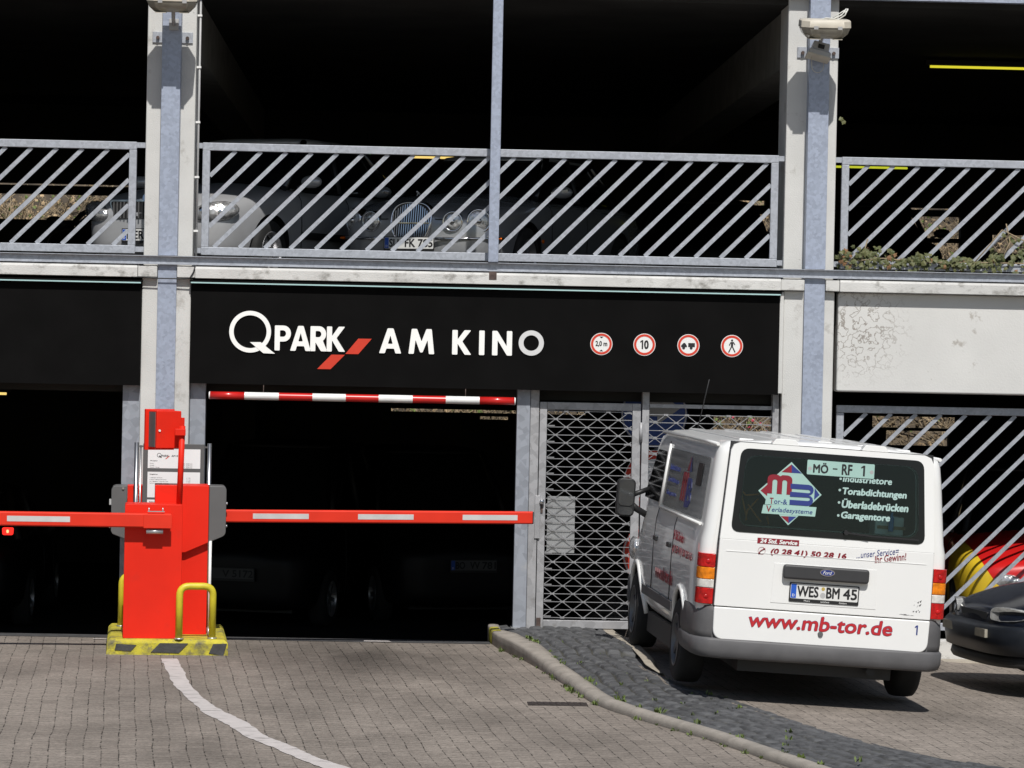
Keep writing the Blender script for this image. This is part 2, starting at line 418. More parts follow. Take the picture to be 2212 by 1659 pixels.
# ------------------------------------------------------------------ mesh helpers
ORG = {}
def tag(o, label=None, cat=None, group=None, kind=None):
    if label: o['label'] = label
    if cat: o['category'] = cat
    if group: o['group'] = group
    if kind: o['kind'] = kind
    return o
def empty(name, loc=(0, 0, 0), rot=(0, 0, 0), local=False):
    """root of a thing; local=True means its parts are given in its own coordinates"""
    o = bpy.data.objects.new(name, None)
    o.empty_display_size = 0.2
    o.location = loc
    o.rotation_euler = rot
    COL.objects.link(o)
    ORG[o.name] = Vector((0, 0, 0)) if local else Vector(loc)
    return o
def origin(parent):
    return ORG.get(parent.name, Vector((0, 0, 0))) if parent else Vector((0, 0, 0))

class MB:
    def __init__(s):
        s.v = []; s.f = []; s.m = []; s.sm = []
    def add(s, vs, fs, mi=0, smooth=False):
        o = len(s.v)
        s.v += [tuple(v) for v in vs]
        for f in fs:
            s.f.append([i + o for i in f]); s.m.append(mi); s.sm.append(smooth)
        return s
    def box(s, x0, x1, y0, y1, z0, z1, mi=0):
        vs = [(x0, y0, z0), (x1, y0, z0), (x1, y1, z0), (x0, y1, z0), (x0, y0, z1), (x1, y0, z1), (x1, y1, z1), (x0, y1, z1)]
        return s.add(vs, [(0, 3, 2, 1), (4, 5, 6, 7), (0, 1, 5, 4), (1, 2, 6, 5), (2, 3, 7, 6), (3, 0, 4, 7)], mi)
    def bar(s, p, q, w, h, up=(0, 0, 1), mi=0):
        """rectangular bar from p to q, width w across, height h along up"""
        p = Vector(p); q = Vector(q); d = (q - p).normalized(); up = Vector(up)
        a = d.cross(up).normalized(); b = a.cross(d).normalized()
        vs = []
        for c in (p, q):
            for (i, j) in ((-1, -1), (1, -1), (1, 1), (-1, 1)):
                vs.append(c + a * (i * w / 2) + b * (j * h / 2))
        return s.add(vs, [(0, 1, 2, 3), (7, 6, 5, 4), (0, 4, 5, 1), (1, 5, 6, 2), (2, 6, 7, 3), (3, 7, 4, 0)], mi)
    def tube(s, pts, r, n=12, mi=0, cap=True, r_end=None):
        pts = [Vector(p) for p in pts]
        rings = []; prev = None
        for i, p in enumerate(pts):
            d = (pts[min(i + 1, len(pts) - 1)] - pts[max(i - 1, 0)]).normalized()
            if prev is None:
                a = d.orthogonal().normalized()
            else:
                a = (prev - d * prev.dot(d))
                a = a.normalized() if a.length > 1e-6 else d.orthogonal().normalized()
            prev = a; b = d.cross(a)
            rr = r if r_end is None else r + (r_end - r) * i / (len(pts) - 1)
            rings.append([p + (a * cos(2 * pi * k / n) + b * sin(2 * pi * k / n)) * rr for k in range(n)])
        return s.loft(rings, mi, cap, True)
    def loft(s, rings, mi=0, cap=True, smooth=False, closed=True):
        n = len(rings[0]); vs = [v for r in rings for v in r]; fs = []
        for i in range(len(rings) - 1):
            for k in range(n if closed else n - 1):
                k2 = (k + 1) % n
                fs.append((i * n + k, i * n + k2, (i + 1) * n + k2, (i + 1) * n + k))
        s.add(vs, fs, mi, smooth)
        if cap:
            o = len(s.v) - len(vs)
            s.f.append([o + k for k in range(n)][::-1]); s.m.append(mi); s.sm.append(False)
            s.f.append([o + (len(rings) - 1) * n + k for k in range(n)]); s.m.append(mi); s.sm.append(False)
        return s
    def cyl(s, p, q, r0, r1=None, n=24, mi=0, cap=True):
        p = Vector(p); q = Vector(q); r1 = r0 if r1 is None else r1
        d = (q - p).normalized(); a = d.orthogonal().normalized(); b = d.cross(a)
        rg = lambda c, r: [c + (a * cos(2 * pi * k / n) + b * sin(2 * pi * k / n)) * r for k in range(n)]
        return s.loft([rg(p, r0), rg(q, r1)], mi, cap, True)
    def prism(s, poly, fr, depth, mi=0, mi_side=None):
        """2-D polygon pushed out: fr(x, y, d) gives the point at depth d"""
        n = len(poly)
        vs = [fr(x, y, 0) for x, y in poly] + [fr(x, y, depth) for x, y in poly]
        o = len(s.v); s.v += [tuple(v) for v in vs]
        s.f.append([o + i for i in range(n)]); s.m.append(mi); s.sm.append(False)
        s.f.append([o + n + i for i in range(n)][::-1]); s.m.append(mi); s.sm.append(False)
        for i in range(n):
            j = (i + 1) % n
            s.f.append([o + i, o + n + i, o + n + j, o + j]); s.m.append(mi if mi_side is None else mi_side); s.sm.append(False)
        return s
    def ring(s, c, ex, ey, r0, r1, depth, n=48, mi=0):
        """flat annulus with thickness, in the plane ex, ey"""
        c = Vector(c); ex = Vector(ex); ey = Vector(ey); ez = ex.cross(ey).normalized()
        rings = []
        for (r, d) in ((r0, 0), (r1, 0), (r1, depth), (r0, depth)):
            rings.append([c + ex * (cos(2 * pi * k / n) * r) + ey * (sin(2 * pi * k / n) * r) + ez * d for k in range(n)])
        return s.loft(rings + [rings[0]], mi, False, False)
    def disc(s, c, ex, ey, r, depth, n=40, mi=0, ry=None):
        ry = r if ry is None else ry
        c = Vector(c); ex = Vector(ex); ey = Vector(ey); ez = ex.cross(ey).normalized()
        return s.loft([[c + ex * (cos(2 * pi * k / n) * r) + ey * (sin(2 * pi * k / n) * ry) + ez * d for k in range(n)] for d in (0, depth)], mi, True)
    def lathe(s, prof, c, axis, n=32, mi=0, smooth=True):
        """profile of (radius, along-axis) turned about axis through c"""
        c = Vector(c); d = Vector(axis).normalized(); a = d.orthogonal().normalized(); b = d.cross(a)
        rings = [[c + d * t + (a * cos(2 * pi * k / n) + b * sin(2 * pi * k / n)) * r for k in range(n)] for r, t in prof]
        return s.loft(rings, mi, False, smooth)
    def ellip(s, c, rx, ry, rz, rot=None, n=20, mi=0):
        rot = rot or Matrix.Identity(3)
        c = Vector(c); rings = []
        for i in range(1, n // 2):
            t = pi * i / (n // 2)
            rings.append([c + rot @ Vector((rx * sin(t) * cos(2 * pi * k / n), ry * sin(t) * sin(2 * pi * k / n), rz * cos(t))) for k in range(n)])
        return s.loft(rings, mi, True, True)
    def build(s, name, mats, parent=None, bevel=0.0, seg=2, subsurf=0, smooth=None, fixn=True):
        me = bpy.data.meshes.new(name)
        off = origin(parent)
        me.from_pydata([(v[0] - off.x, v[1] - off.y, v[2] - off.z) for v in s.v], [], s.f)
        if not isinstance(mats, (list, tuple)): mats = [mats]
        for m in mats: me.materials.append(m)
        me.polygons.foreach_set('material_index', s.m)
        sm = s.sm if smooth is None else [smooth] * len(s.f)
        me.polygons.foreach_set('use_smooth', sm)
        if fixn:
            b = bmesh.new(); b.from_mesh(me)
            bmesh.ops.recalc_face_normals(b, faces=b.faces)
            b.to_mesh(me); b.free()
        me.update()
        o = bpy.data.objects.new(name, me)
        COL.objects.link(o)
        ORG[o.name] = off if parent else Vector((0, 0, 0))
        if parent:
            o.parent = parent
        if bevel:
            md = o.modifiers.new("bevel", 'BEVEL'); md.width = bevel; md.segments = seg; md.limit_method = 'ANGLE'
            md.angle_limit = radians(40)
            me.polygons.foreach_set('use_smooth', [True] * len(me.polygons))
            md.harden_normals = True
        if subsurf:
            md = o.modifiers.new("subsurf", 'SUBSURF'); md.levels = md.render_levels = subsurf
        return o
def bake(o):
    dg = bpy.context.evaluated_depsgraph_get()
    dg.update()
    me = bpy.data.meshes.new_from_object(o.evaluated_get(dg), depsgraph=dg)
    o.modifiers.clear()
    o.data = me
    return o
def cut(o, cutters):
    """booleans the cutter MBs (given in o's own coordinates) out of o"""
    tmp = []
    for mb in cutters:
        c = mb.build('cutter', M_black)
        c.matrix_world = Matrix.Identity(4)
        tmp.append(c)
    keep_parent = o.parent
    o.parent = None
    mw = o.matrix_basis.copy(); o.matrix_basis = Matrix.Identity(4)
    for c in tmp:
        md = o.modifiers.new("cut", 'BOOLEAN'); md.operation = 'DIFFERENCE'; md.object = c; md.solver = 'EXACT'; md.material_mode = 'TRANSFER'
    bpy.context.view_layer.update()
    bake(o)
    for c in tmp:
        d = c.data
        bpy.data.objects.remove(c); bpy.data.meshes.remove(d)
    o.matrix_basis = mw
    o.parent = keep_parent
    return o
FACADE = ((1, 0, 0), (0, 0, 1))
def flat_to_mesh(name, me, parent, pos, ex, ey, w, h, material, thick, align, bold=0.0):
    """flat outline mesh -> thin raised writing; bold stacks slightly shifted copies, each a hair higher"""
    xs = [v.co.x for v in me.vertices]; ys = [v.co.y for v in me.vertices]
    x0, x1, y0, y1 = min(xs), max(xs), min(ys), max(ys)
    if h is None: h = w * (y1 - y0) / (x1 - x0)
    if w is None: w = h * (x1 - x0) / (y1 - y0)
    ex = Vector(ex).normalized(); ey = Vector(ey).normalized(); ez = ex.cross(ey)
    pos = Vector(pos); mb = MB(); n = len(me.vertices)
    fs = [list(p.vertices) for p in me.polygons]; ec = set()
    for f in fs:
        for i in range(len(f)): ec.add((f[i], f[(i + 1) % len(f)]))
    side = [[b, a, a + n, b + n] for (a, b) in ec if (b, a) not in ec]
    bw = bold * h
    k = 0
    for (dx, dy) in (((0, 0),) if bold <= 0 else ((-1, 0.4), (1, -0.4), (-0.5, -1), (0.5, 1), (0, 0))):
        th = thick + 0.00022 * k; k += 1
        sx, sy = (w - 2 * bw) / (x1 - x0), (h - 2 * bw) / (y1 - y0)
        def pt(co, d):
            a = (co.x - x0) * sx + bw - (w / 2 if align == 'C' else 0); b = (co.y - y0) * sy + bw - h / 2
            return pos + ex * (a + dx * bw) + ey * (b + dy * bw) + ez * d
        mb.add([pt(v.co, th) for v in me.vertices] + [pt(v.co, 0) for v in me.vertices], fs + side)
    bpy.data.meshes.remove(me)
    return mb.build(name, material, parent, fixn=False)
def curve_mesh(cu):
    ob = bpy.data.objects.new('writing', cu); COL.objects.link(ob)
    dg = bpy.context.evaluated_depsgraph_get(); dg.update()
    me = bpy.data.meshes.new_from_object(ob.evaluated_get(dg), depsgraph=dg)
    bpy.data.objects.remove(ob); bpy.data.curves.remove(cu)
    return me
def text(name, body, parent, pos, ex, ey, w=None, h=None, material=None, bold=0.0, shear=0.0, thick=0.0012, align='C', spacing=1.0):
    """writing as a thin raised mesh: its box w x h is centred on pos (align C) or starts at pos (align L)"""
    cu = bpy.data.curves.new('writing', 'FONT')
    cu.body = body; cu.size = 1; cu.shear = shear; cu.space_character = spacing; cu.resolution_u = 3
    return flat_to_mesh(name, curve_mesh(cu), parent, pos, ex, ey, w, h, material, thick, align, bold)
def rounded(x0, x1, y0, y1, r, n=5):
    pts = []
    for (cx, cy, a0) in ((x1 - r, y1 - r, 0), (x0 + r, y1 - r, 90), (x0 + r, y0 + r, 180), (x1 - r, y0 + r, 270)):
        for k in range(n + 1):
            a = radians(a0 + 90 * k / n); pts.append((cx + r * cos(a), cy + r * sin(a)))
    return pts
def round_poly(pts, r, n=5):
    out = []; N = len(pts)
    for i in range(N):
        p = Vector(pts[i]); a = (Vector(pts[i - 1]) - p); b = (Vector(pts[(i + 1) % N]) - p)
        ra = min(r, a.length / 2, b.length / 2)
        s_, e_ = p + a.normalized() * ra, p + b.normalized() * ra
        for k in range(n + 1):
            t = k / n
            q = s_ * (1 - t) ** 2 + p * 2 * t * (1 - t) + e_ * t ** 2
            out.append((q.x, q.y))
    return out
def interp(x, xs, ys):
    if x <= xs[0]: return ys[0]
    for i in range(len(xs) - 1):
        if x <= xs[i + 1]:
            t = (x - xs[i]) / (xs[i + 1] - xs[i]); return ys[i] + (ys[i + 1] - ys[i]) * t
    return ys[-1]
def smooth01(t):
    t = max(0, min(1, t)); return t * t * (3 - 2 * t)
def front_frame(Y):
    """2-D polygon -> facade plane at depth Y, pushed towards the street"""
    return lambda x, z, d: (x, Y - d, z)

# heavy geometric capitals (height 1) for the signboard: (width, outlines)
def _arc(cx, cy, r, a0, a1, n=10):
    return [(cx + r * cos(radians(a0 + (a1 - a0) * k / n)), cy + r * sin(radians(a0 + (a1 - a0) * k / n))) for k in range(n + 1)]
GLYPH = {
    '1': (0.42, [[(0.0, 0.70), (0.0, 0.84), (0.24, 1), (0.42, 1), (0.42, 0), (0.22, 0), (0.22, 0.80)]]),
    'A': (0.92, [[(0, 0), (0.34, 1), (0.58, 1), (0.92, 0), (0.68, 0), (0.62, 0.19), (0.30, 0.19), (0.24, 0)], [(0.36, 0.38), (0.56, 0.38), (0.46, 0.72)]]),
    'M': (1.07, [[(0, 0), (0.12, 1), (0.34, 1), (0.535, 0.50), (0.73, 1), (0.95, 1), (1.07, 0), (0.85, 0), (0.785, 0.56), (0.585, 0.06), (0.485, 0.06), (0.285, 0.56), (0.22, 0)]]),
    'K': (0.82, [[(0, 0), (0, 1), (0.23, 1), (0.23, 0.62), (0.52, 1), (0.80, 1), (0.43, 0.54), (0.82, 0), (0.54, 0), (0.23, 0.45), (0.23, 0)]]),
    'I': (0.23, [[(0, 0), (0, 1), (0.23, 1), (0.23, 0)]]),
    'N': (0.85, [[(0, 0), (0, 1), (0.21, 1), (0.62, 0.38), (0.62, 1), (0.85, 1), (0.85, 0), (0.64, 0), (0.23, 0.62), (0.23, 0)]]),
    'P': (0.72, [[(0, 0), (0, 1)] + _arc(0.40, 0.68, 0.32, 90, -90) + [(0.23, 0.36), (0.23, 0)], [(0.23, 0.55), (0.23, 0.81)] + _arc(0.37, 0.68, 0.13, 90, -90)]),
    'R': (0.76, [[(0, 0), (0, 1)] + _arc(0.39, 0.69, 0.31, 90, -58) + [(0.76, 0), (0.48, 0), (0.23, 0.36), (0.23, 0)], [(0.23, 0.56), (0.23, 0.81)] + _arc(0.36, 0.685, 0.125, 90, -90)]),
}
def capitals(name, body, parent, pos, w, h, material, gap=0.06, thick=0.012, ex=(1, 0, 0), ey=(0, 0, 1)):
    cu = bpy.data.curves.new('writing', 'CURVE'); cu.dimensions = '2D'; cu.fill_mode = 'BOTH'
    x = 0.0
    for ch in body:
        wd, outs = GLYPH[ch]
        for o in outs:
            pts = round_poly(o, 0.035, 2)
            sp_ = cu.splines.new('POLY'); sp_.points.add(len(pts) - 1); sp_.use_cyclic_u = True
            for q, (a, b) in zip(sp_.points, pts): q.co = (x + a, b, 0, 1)
        x += wd + gap
    return flat_to_mesh(name, curve_mesh(cu), parent, pos, ex, ey, w, h, material, thick, 'C')
# tinted car glass: see-through with a mirror-like sheen
def tinted(name, tint):
    m = bpy.data.materials.new(name); m.use_nodes = True
    nt = m.node_tree; nt.nodes.clear()
    o = nt.nodes.new("ShaderNodeOutputMaterial"); mx = nt.nodes.new("ShaderNodeMixShader")
    tr = nt.nodes.new("ShaderNodeBsdfTransparent"); tr.inputs[0].default_value = rgb(tint)
    gl = nt.nodes.new("ShaderNodeBsdfGlossy"); gl.inputs['Roughness'].default_value = 0.03
    fr = nt.nodes.new("ShaderNodeFresnel"); fr.inputs[0].default_value = 1.45
    nt.links.new(fr.outputs[0], mx.inputs[0]); nt.links.new(tr.outputs[0], mx.inputs[1]); nt.links.new(gl.outputs[0], mx.inputs[2])
    nt.links.new(mx.outputs[0], o.inputs[0])
    return m
M_vanglass = tinted('van_window_glass', (0.78, 0.90, 0.88))
# ------------------------------------------------------------------ ground, kerbs, cobbles, markings
OY = [-14.0, -9.4, -8.882, -8.297, -7.297, -6.77, -6.051, -5.371, -3.85, -2.473, -1.907, -0.535, 0.4]
OX = [4.05, 2.77, 2.634, 2.469, 2.2, 1.998, 1.759, 1.562, 1.394, 1.224, 1.143, 0.90, 0.88]                      # kerb, foot on the lane
CY = [-14.0, -9.4, -8.9, -8.45, -8.3, -8.1, -7.65, -7.05, -6.44, -5.61, -4.92, -4.45, -3.74, -3.1, -1.55, -0.27, 0.4]
CX = [9.5, 5.5, 4.85, 4.3, 4.0, 3.76, 3.47, 3.18, 2.97, 2.76, 2.53, 2.36, 2.21, 2.12, 2.10, 1.97, 1.95]                   # far edge of the cobbles
def smoothed(y, ys_, xs_, r=0.35):
    return sum(interp(y + r * k / 3, ys_, xs_) for k in range(-3, 4)) / 7
kout = lambda y: smoothed(y, OY, OX)
kin = lambda y: kout(y) + interp(y, [-7, -5, -2.8, -1.5, -0.55, -0.2], [0.105, 0.13, 0.135, 0.205, 0.205, 0.10])
kh = lambda y: interp(y, [-5, -3, -1.6], [0.062, 0.088, 0.12])          # kerb height above the lane: dropped towards the street
cfar = lambda y: interp(y, CY, CX)
def lot(x):
    return max(-0.22, min(0.07, -0.054 * (x - 3.35)))
def gz(x, y):
    mid = 0.5 * (kin(y) + cfar(y))
    w = smooth01((x - (mid - 0.12)) / 0.24)
    z = lot(x) * w
    if y > -0.12 and x < 2.2:
        z -= 0.24 * min(y + 0.12, 2.2)
    return z
def axis(lo, hi, step, far):
    a = [lo - far * t for t in (1, 0.5, 0.25, 0.1, 0.04)]
    n = int(round((hi - lo) / step))
    return a + [lo + (hi - lo) * i / n for i in range(n + 1)] + [hi + far * t for t in (0.04, 0.1, 0.25, 0.5, 1)]
gx = axis(-6, 8, 0.1, 110); gy = axis(-14, 3, 0.1, 110)
mb = MB()
mb.add([(x, y, gz(x, y)) for y in gy for x in gx],
       [(j * len(gx) + i, j * len(gx) + i + 1, (j + 1) * len(gx) + i + 1, (j + 1) * len(gx) + i) for j in range(len(gy) - 1) for i in range(len(gx) - 1)], 0, True)
tag(mb.build('ground', M_pave), kind='structure')

ys = [0.35 - 0.08 * i for i in range(int(13.6 / 0.08))]
mb = MB(); rings = []
for y in ys:
    xo, xi = kout(y), kin(y)
    w = xi - xo
    jx = 0.002 * sin(y * 9)
    H = kh(y); rd = min(0.018 + 0.03 * smooth01((-y - 1.2) / 2.5), (xi - xo) * 0.45, H * 0.6)
    rings.append([(xo + jx, y, -0.06), (xo + jx, y, H + 0.002 - rd), (xo + rd * 0.3 + jx, y, H + 0.002 - rd * 0.3), (xo + rd + jx, y, H + 0.002), (0.5 * (xo + rd + xi), y, H + 0.004), (xi, y, H), (xi, y, -0.06)])
mb.loft(rings, 0, True, True)
tag(mb.build('kerb', M_kerb), kind='structure')
# yellow painted end of the kerb
mb = MB()
rings = []
for y in (0.0, -0.12, -0.25, -0.36, -0.42):
    xo, xi = kout(y) - 0.003, kin(y)
    rings.append([(xo, y, 0.0), (xo, y, 0.106), (xo + 0.006, y, 0.120), (xo + 0.018, y, 0.126), (xo + 0.05, y, 0.128), (xo + 0.085, y, 0.1275)])
mb.loft(rings, 0, False, True, closed=False)
tag(mb.build('kerb_paint', M_yconc), kind='structure')
# pale kerb on the far side of the island, by the van
mb = MB(); rings = []
for i in range(48):
    y = 0.35 - 0.085 * i
    t = smooth01((-y - 2.6) / 1.1)
    xi = cfar(y); xo = xi + 0.11 * (1 - 0.6 * t)
    z = 0.118 - 0.03 * t
    rings.append([(xi - 0.01, y, z), (xo - 0.03, y, z + 0.002), (xo, y, z - 0.02), (xo + 0.004, y, -0.1)])
mb.loft(rings, 0, False, True, closed=False)
tag(mb.build('kerb_edge', M_kerbpale), kind='structure')
# cobbles: every stone a small pillow in one height field
mb = MB()
NX = 84; NYR = 760
vs = []; fs = []; jm = []
cell = {}
rc = random.Random(3)
for j in range(NYR + 1):
    y = 0.35 - 13.4 * j / NYR
    xi, xf = kin(y), cfar(y)
    for i in range(NX + 1):
        t = i / NX
        x = xi + (xf - xi) * t
        zb = (kh(y) - 0.016) * (1 - t) + (max(gz(xf + 0.2, y), -0.2) + 0.012 if y < -2.2 else 0.112) * t + 0.03 * sin(pi * t)
        # rows run slantwise across the island
        q = (t * (xf - xi) + 0.012 * sin(y * 7) + 0.02 * sin(y * 2.3)) / 0.128
        cl = math.floor(q); fq = q - cl
        s_ = (y + 0.11 * (cl % 2) + 0.05 * sin(cl * 2.7) + 0.03 * sin(x * 9)) / 0.23
        row = math.floor(s_); fs_ = s_ - row
        if (row, cl) not in cell: cell[(row, cl)] = (rc.uniform(-0.004, 0.004), rc.uniform(-0.035, 0.035), rc.uniform(-0.015, 0.015))
        h, tx, ty = cell[(row, cl)]
        e = min(min(fs_, 1 - fs_) * 0.23 * 0.7, min(fq, 1 - fq) * 0.128)
        pill = smooth01(e / 0.026); jm.append(1 - smooth01(e / 0.012))
        vs.append((x, y, zb - 0.018 + 0.024 * pill + h * pill + (fq - 0.5) * tx * 0.19 * pill + (fs_ - 0.5) * ty * 0.5 * pill))
for j in range(NYR):
    for i in range(NX):
        a = j * (NX + 1) + i
        fs.append((a, a + NX + 1, a + NX + 2, a + 1))
mb.add(vs, fs, 0, True)
cob = mb.build('cobblestone_pavement', M_cobble, fixn=False); tag(cob, kind='structure')
at_ = cob.data.attributes.new('joint', 'FLOAT', 'POINT'); at_.data.foreach_set('value', jm)
nt, p = nodes_of(M_cobble); src = p.inputs['Base Color'].links[0].from_socket
an = nt.nodes.new('ShaderNodeAttribute'); an.attribute_name = 'joint'
mx = nt.nodes.new('ShaderNodeMix'); mx.data_type = 'RGBA'; mx.inputs[7].default_value = (0.035, 0.032, 0.018, 1)
nt.links.new(an.outputs['Fac'], mx.inputs[0]); nt.links.new(src, mx.inputs[6]); nt.links.new(mx.outputs[2], p.inputs['Base Color'])

LL = [(-2.001, -2.305), (-1.897, -3.097), (-1.741, -4.397), (-1.549, -5.435), (-1.393, -6.269), (-1.164, -7.038), (-1.006, -7.711), (-0.808, -8.233), (-0.63, -8.785), (-0.45, -9.25), (0.1, -10.6)]
LR = [(-1.863, -2.281), (-1.73, -3.3), (-1.591, -4.55), (-1.393, -5.58), (-1.255, -6.15), (-1.047, -6.842), (-0.872, -7.637), (-0.677, -8.163), (-0.505, -8.72), (-0.29, -9.2), (0.26, -10.5)]
mb = MB(); rings = []
rl = random.Random(5)
for i in range(len(LL) - 1):
    for k in range(8):
        t = k / 8
        a = Vector(LL[i]).lerp(Vector(LL[i + 1]), t); b = Vector(LR[i]).lerp(Vector(LR[i + 1]), t)
        a.x += rl.uniform(-0.008, 0.008); b.x += rl.uniform(-0.008, 0.008)
        rings.append([(a.x, a.y, 0.004), (b.x, b.y, 0.004)])
mb.loft(rings, 0, False, False, closed=False)
tag(mb.build('road_marking', M_marking), kind='structure')
# iron drain lid in the lane
r = empty('drain_cover', (1.27, -5.3, 0.0))
mb = MB(); mb.box(1.04, 1.50, -5.42, -5.20, -0.02, 0.006); mb.build('frame', M_iron, r)
mb = MB()
for k in range(9): mb.box(1.07 + k * 0.047, 1.095 + k * 0.047, -5.40, -5.22, 0.006, 0.010)
mb.build('grate', M_iron, r)
tag(r, 'dark iron drain cover set in the lane paving beside the kerb', 'drain cover')
# threshold strip of dark asphalt where the ramp starts
mb = MB(); mb.add([(-6, -0.42, 0.003), (0.89, -0.42, 0.003), (0.89, -0.13, 0.003), (-6, -0.13, 0.003)], [(0, 1, 2, 3)])
tag(mb.build('asphalt_strip', mat('asphalt', (0.055, 0.054, 0.055), 0.9, var=0.25, scale=8, bump=0.4)), kind='structure')
mb = MB(); mb.add([(-0.28, -0.40, 0.007), (-0.02, -0.40, 0.007), (-0.05, -0.30, 0.007), (-0.27, -0.31, 0.007)], [(0, 1, 2, 3)])
tag(mb.build('paint_patch', M_marking), kind='structure')
mb = MB(); mb.add([(-2.74, -0.55, 0.007), (-2.50, -0.60, 0.007), (-2.50, -0.66, 0.007), (-2.74, -0.59, 0.007)], [(0, 1, 2, 3)])
tag(mb.build('paint_patch', M_marking), kind='structure')
# weeds in the joints of kerb and cobbles
mb = MB(); rw = random.Random(11)
def tuft(x, y, z, s, n):
    for _ in range(n):
        a = rw.uniform(0, 2 * pi); l = s * rw.uniform(0.5, 1.2); t = rw.uniform(0.2, 1.0); w = l * 0.18
        d = Vector((cos(a) * sin(t), sin(a) * sin(t), cos(t))) * l
        sd = Vector((-sin(a), cos(a), 0)) * w
        o = Vector((x + rw.uniform(-s, s) * 0.6, y + rw.uniform(-s, s) * 0.6, z))
        mb.add([o - sd * 0.4, o + sd * 0.4, o + d * 0.6 + sd, o + d, o + d * 0.6 - sd], [(0, 1, 2, 3, 4)])
for _ in range(26):
    y = rw.uniform(-9.5, -0.6)
    tuft(kin(y) + rw.uniform(-0.01, 0.03), y, kh(y) - 0.01, rw.uniform(0.02, 0.055), 14)
for _ in range(26):
    y = rw.uniform(-9.5, -0.6)
    tuft(kout(y) - rw.uniform(0.0, 0.03), y, 0.0, rw.uniform(0.02, 0.05), 12)
for _ in range(36):
    y = rw.uniform(-9.5, -1); t = rw.random()
    tuft(kin(y) * (1 - t) + cfar(y) * t, y, (kh(y) - 0.01) * (1 - t) + max(0, gz(cfar(y) + .2, y)) * t + 0.02, rw.uniform(0.015, 0.045), 7)
tag(mb.build('weeds', M_weed, fixn=False), 'small green weeds in the joints of the kerb', 'weeds', kind='stuff')

# ------------------------------------------------------------------ the parking garage
GAR = empty('parking_garage', (0, 0, 0))
tag(GAR, 'two storey parking garage with white columns and black open decks', 'parking garage')
COLX = [(-8.36, -7.905), (-2.392, -1.938), (3.567, 4.042), (9.53, 9.985)]
STRIP = [(-8.2, -8.02), (-2.245, -2.072), (3.755, 3.945), (9.69, 9.87)]
Z_LEDGE0, Z_LEDGE1, Z_BEAM0, Z_BEAM1 = 3.315, 3.43, 3.437, 3.518
for (a, b), (s0, s1) in zip(COLX, STRIP):
    c = MB(); c.box(a, b, -0.11, 0.6, -0.3, Z_LEDGE0); c.box(a, b, -0.012, 0.6, Z_BEAM0 - 0.01, 6.2)
    col_ = c.build('column', M_conc, GAR, bevel=0.012)
    c = MB()
    for (z0, z1) in ((-0.2, Z_BEAM0 - 0.002), (Z_BEAM1 + 0.003, 6.2)):
        c.box(s0, s1, -0.150, -0.140, z0, z1)                    # web
        c.box(s0, s0 + 0.012, -0.140, -0.013 if z0 > 3 else -0.111, z0, z1)
        c.box(s1 - 0.012, s1, -0.140, -0.013 if z0 > 3 else -0.111, z0, z1)
    c.build('steel_channel', M_strip, col_, bevel=0.003)
    zc = 5.545
    for (p, q) in ((s0 - 0.10, s0 - 0.001), (s1 + 0.001, s1 + 0.10)):
        c = MB(); c.box(p, q, -0.028, -0.013, zc - 0.05, zc + 0.05)
        c.build('bolt_plate', M_galv, col_, bevel=0.002)
        c = MB(); c.cyl(((p + q) / 2, -0.028, zc - 0.005), ((p + q) / 2, -0.055, zc - 0.005), 0.017, n=6)
        c.build('bolt', M_rust, col_)
# floor edge of the upper deck: slab, ledge and the long steel channel in front of it
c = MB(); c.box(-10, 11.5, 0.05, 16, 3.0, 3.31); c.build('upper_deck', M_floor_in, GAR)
spans = [(-10, -8.40), (-7.87, -2.43), (-1.90, 3.53), (4.08, 9.49), (10.03, 11.5)]
for (a, b) in spans:
    c = MB()
    prof = [(-0.196, Z_LEDGE0), (-0.196, 3.405), (-0.175, Z_LEDGE1), (0.045, Z_LEDGE1), (0.045, Z_LEDGE0)]
    c.loft([[(a, y, z) for y, z in prof], [(b, y, z) for y, z in prof]])
    c.build('ledge', M_ledge, GAR, bevel=0.006)
for (a, b), (s0, s1) in zip(COLX, STRIP):
    for (p, q) in ((a - 0.036, s0 - 0.004), (s1 + 0.004, b + 0.036)):
        c = MB(); c.box(p, q, -0.180, -0.005, Z_LEDGE0 + 0.003, Z_LEDGE1 - 0.008); c.build('ledge', M_ledge, GAR, bevel=0.008)
c = MB()
for (a, b) in ((-10, 0.2), (0.2, 11.5)):
    pass
c.box(-10, 11.5, -0.156, -0.151, Z_BEAM0 + 0.006, Z_BEAM1 - 0.006)       # web
c.box(-10, 11.5, -0.196, -0.151, Z_BEAM1 - 0.006, Z_BEAM1)               # top flange
c.box(-10, 11.5, -0.192, -0.151, Z_BEAM0, Z_BEAM0 + 0.006)
c.build('edge_beam', M_galv, GAR)
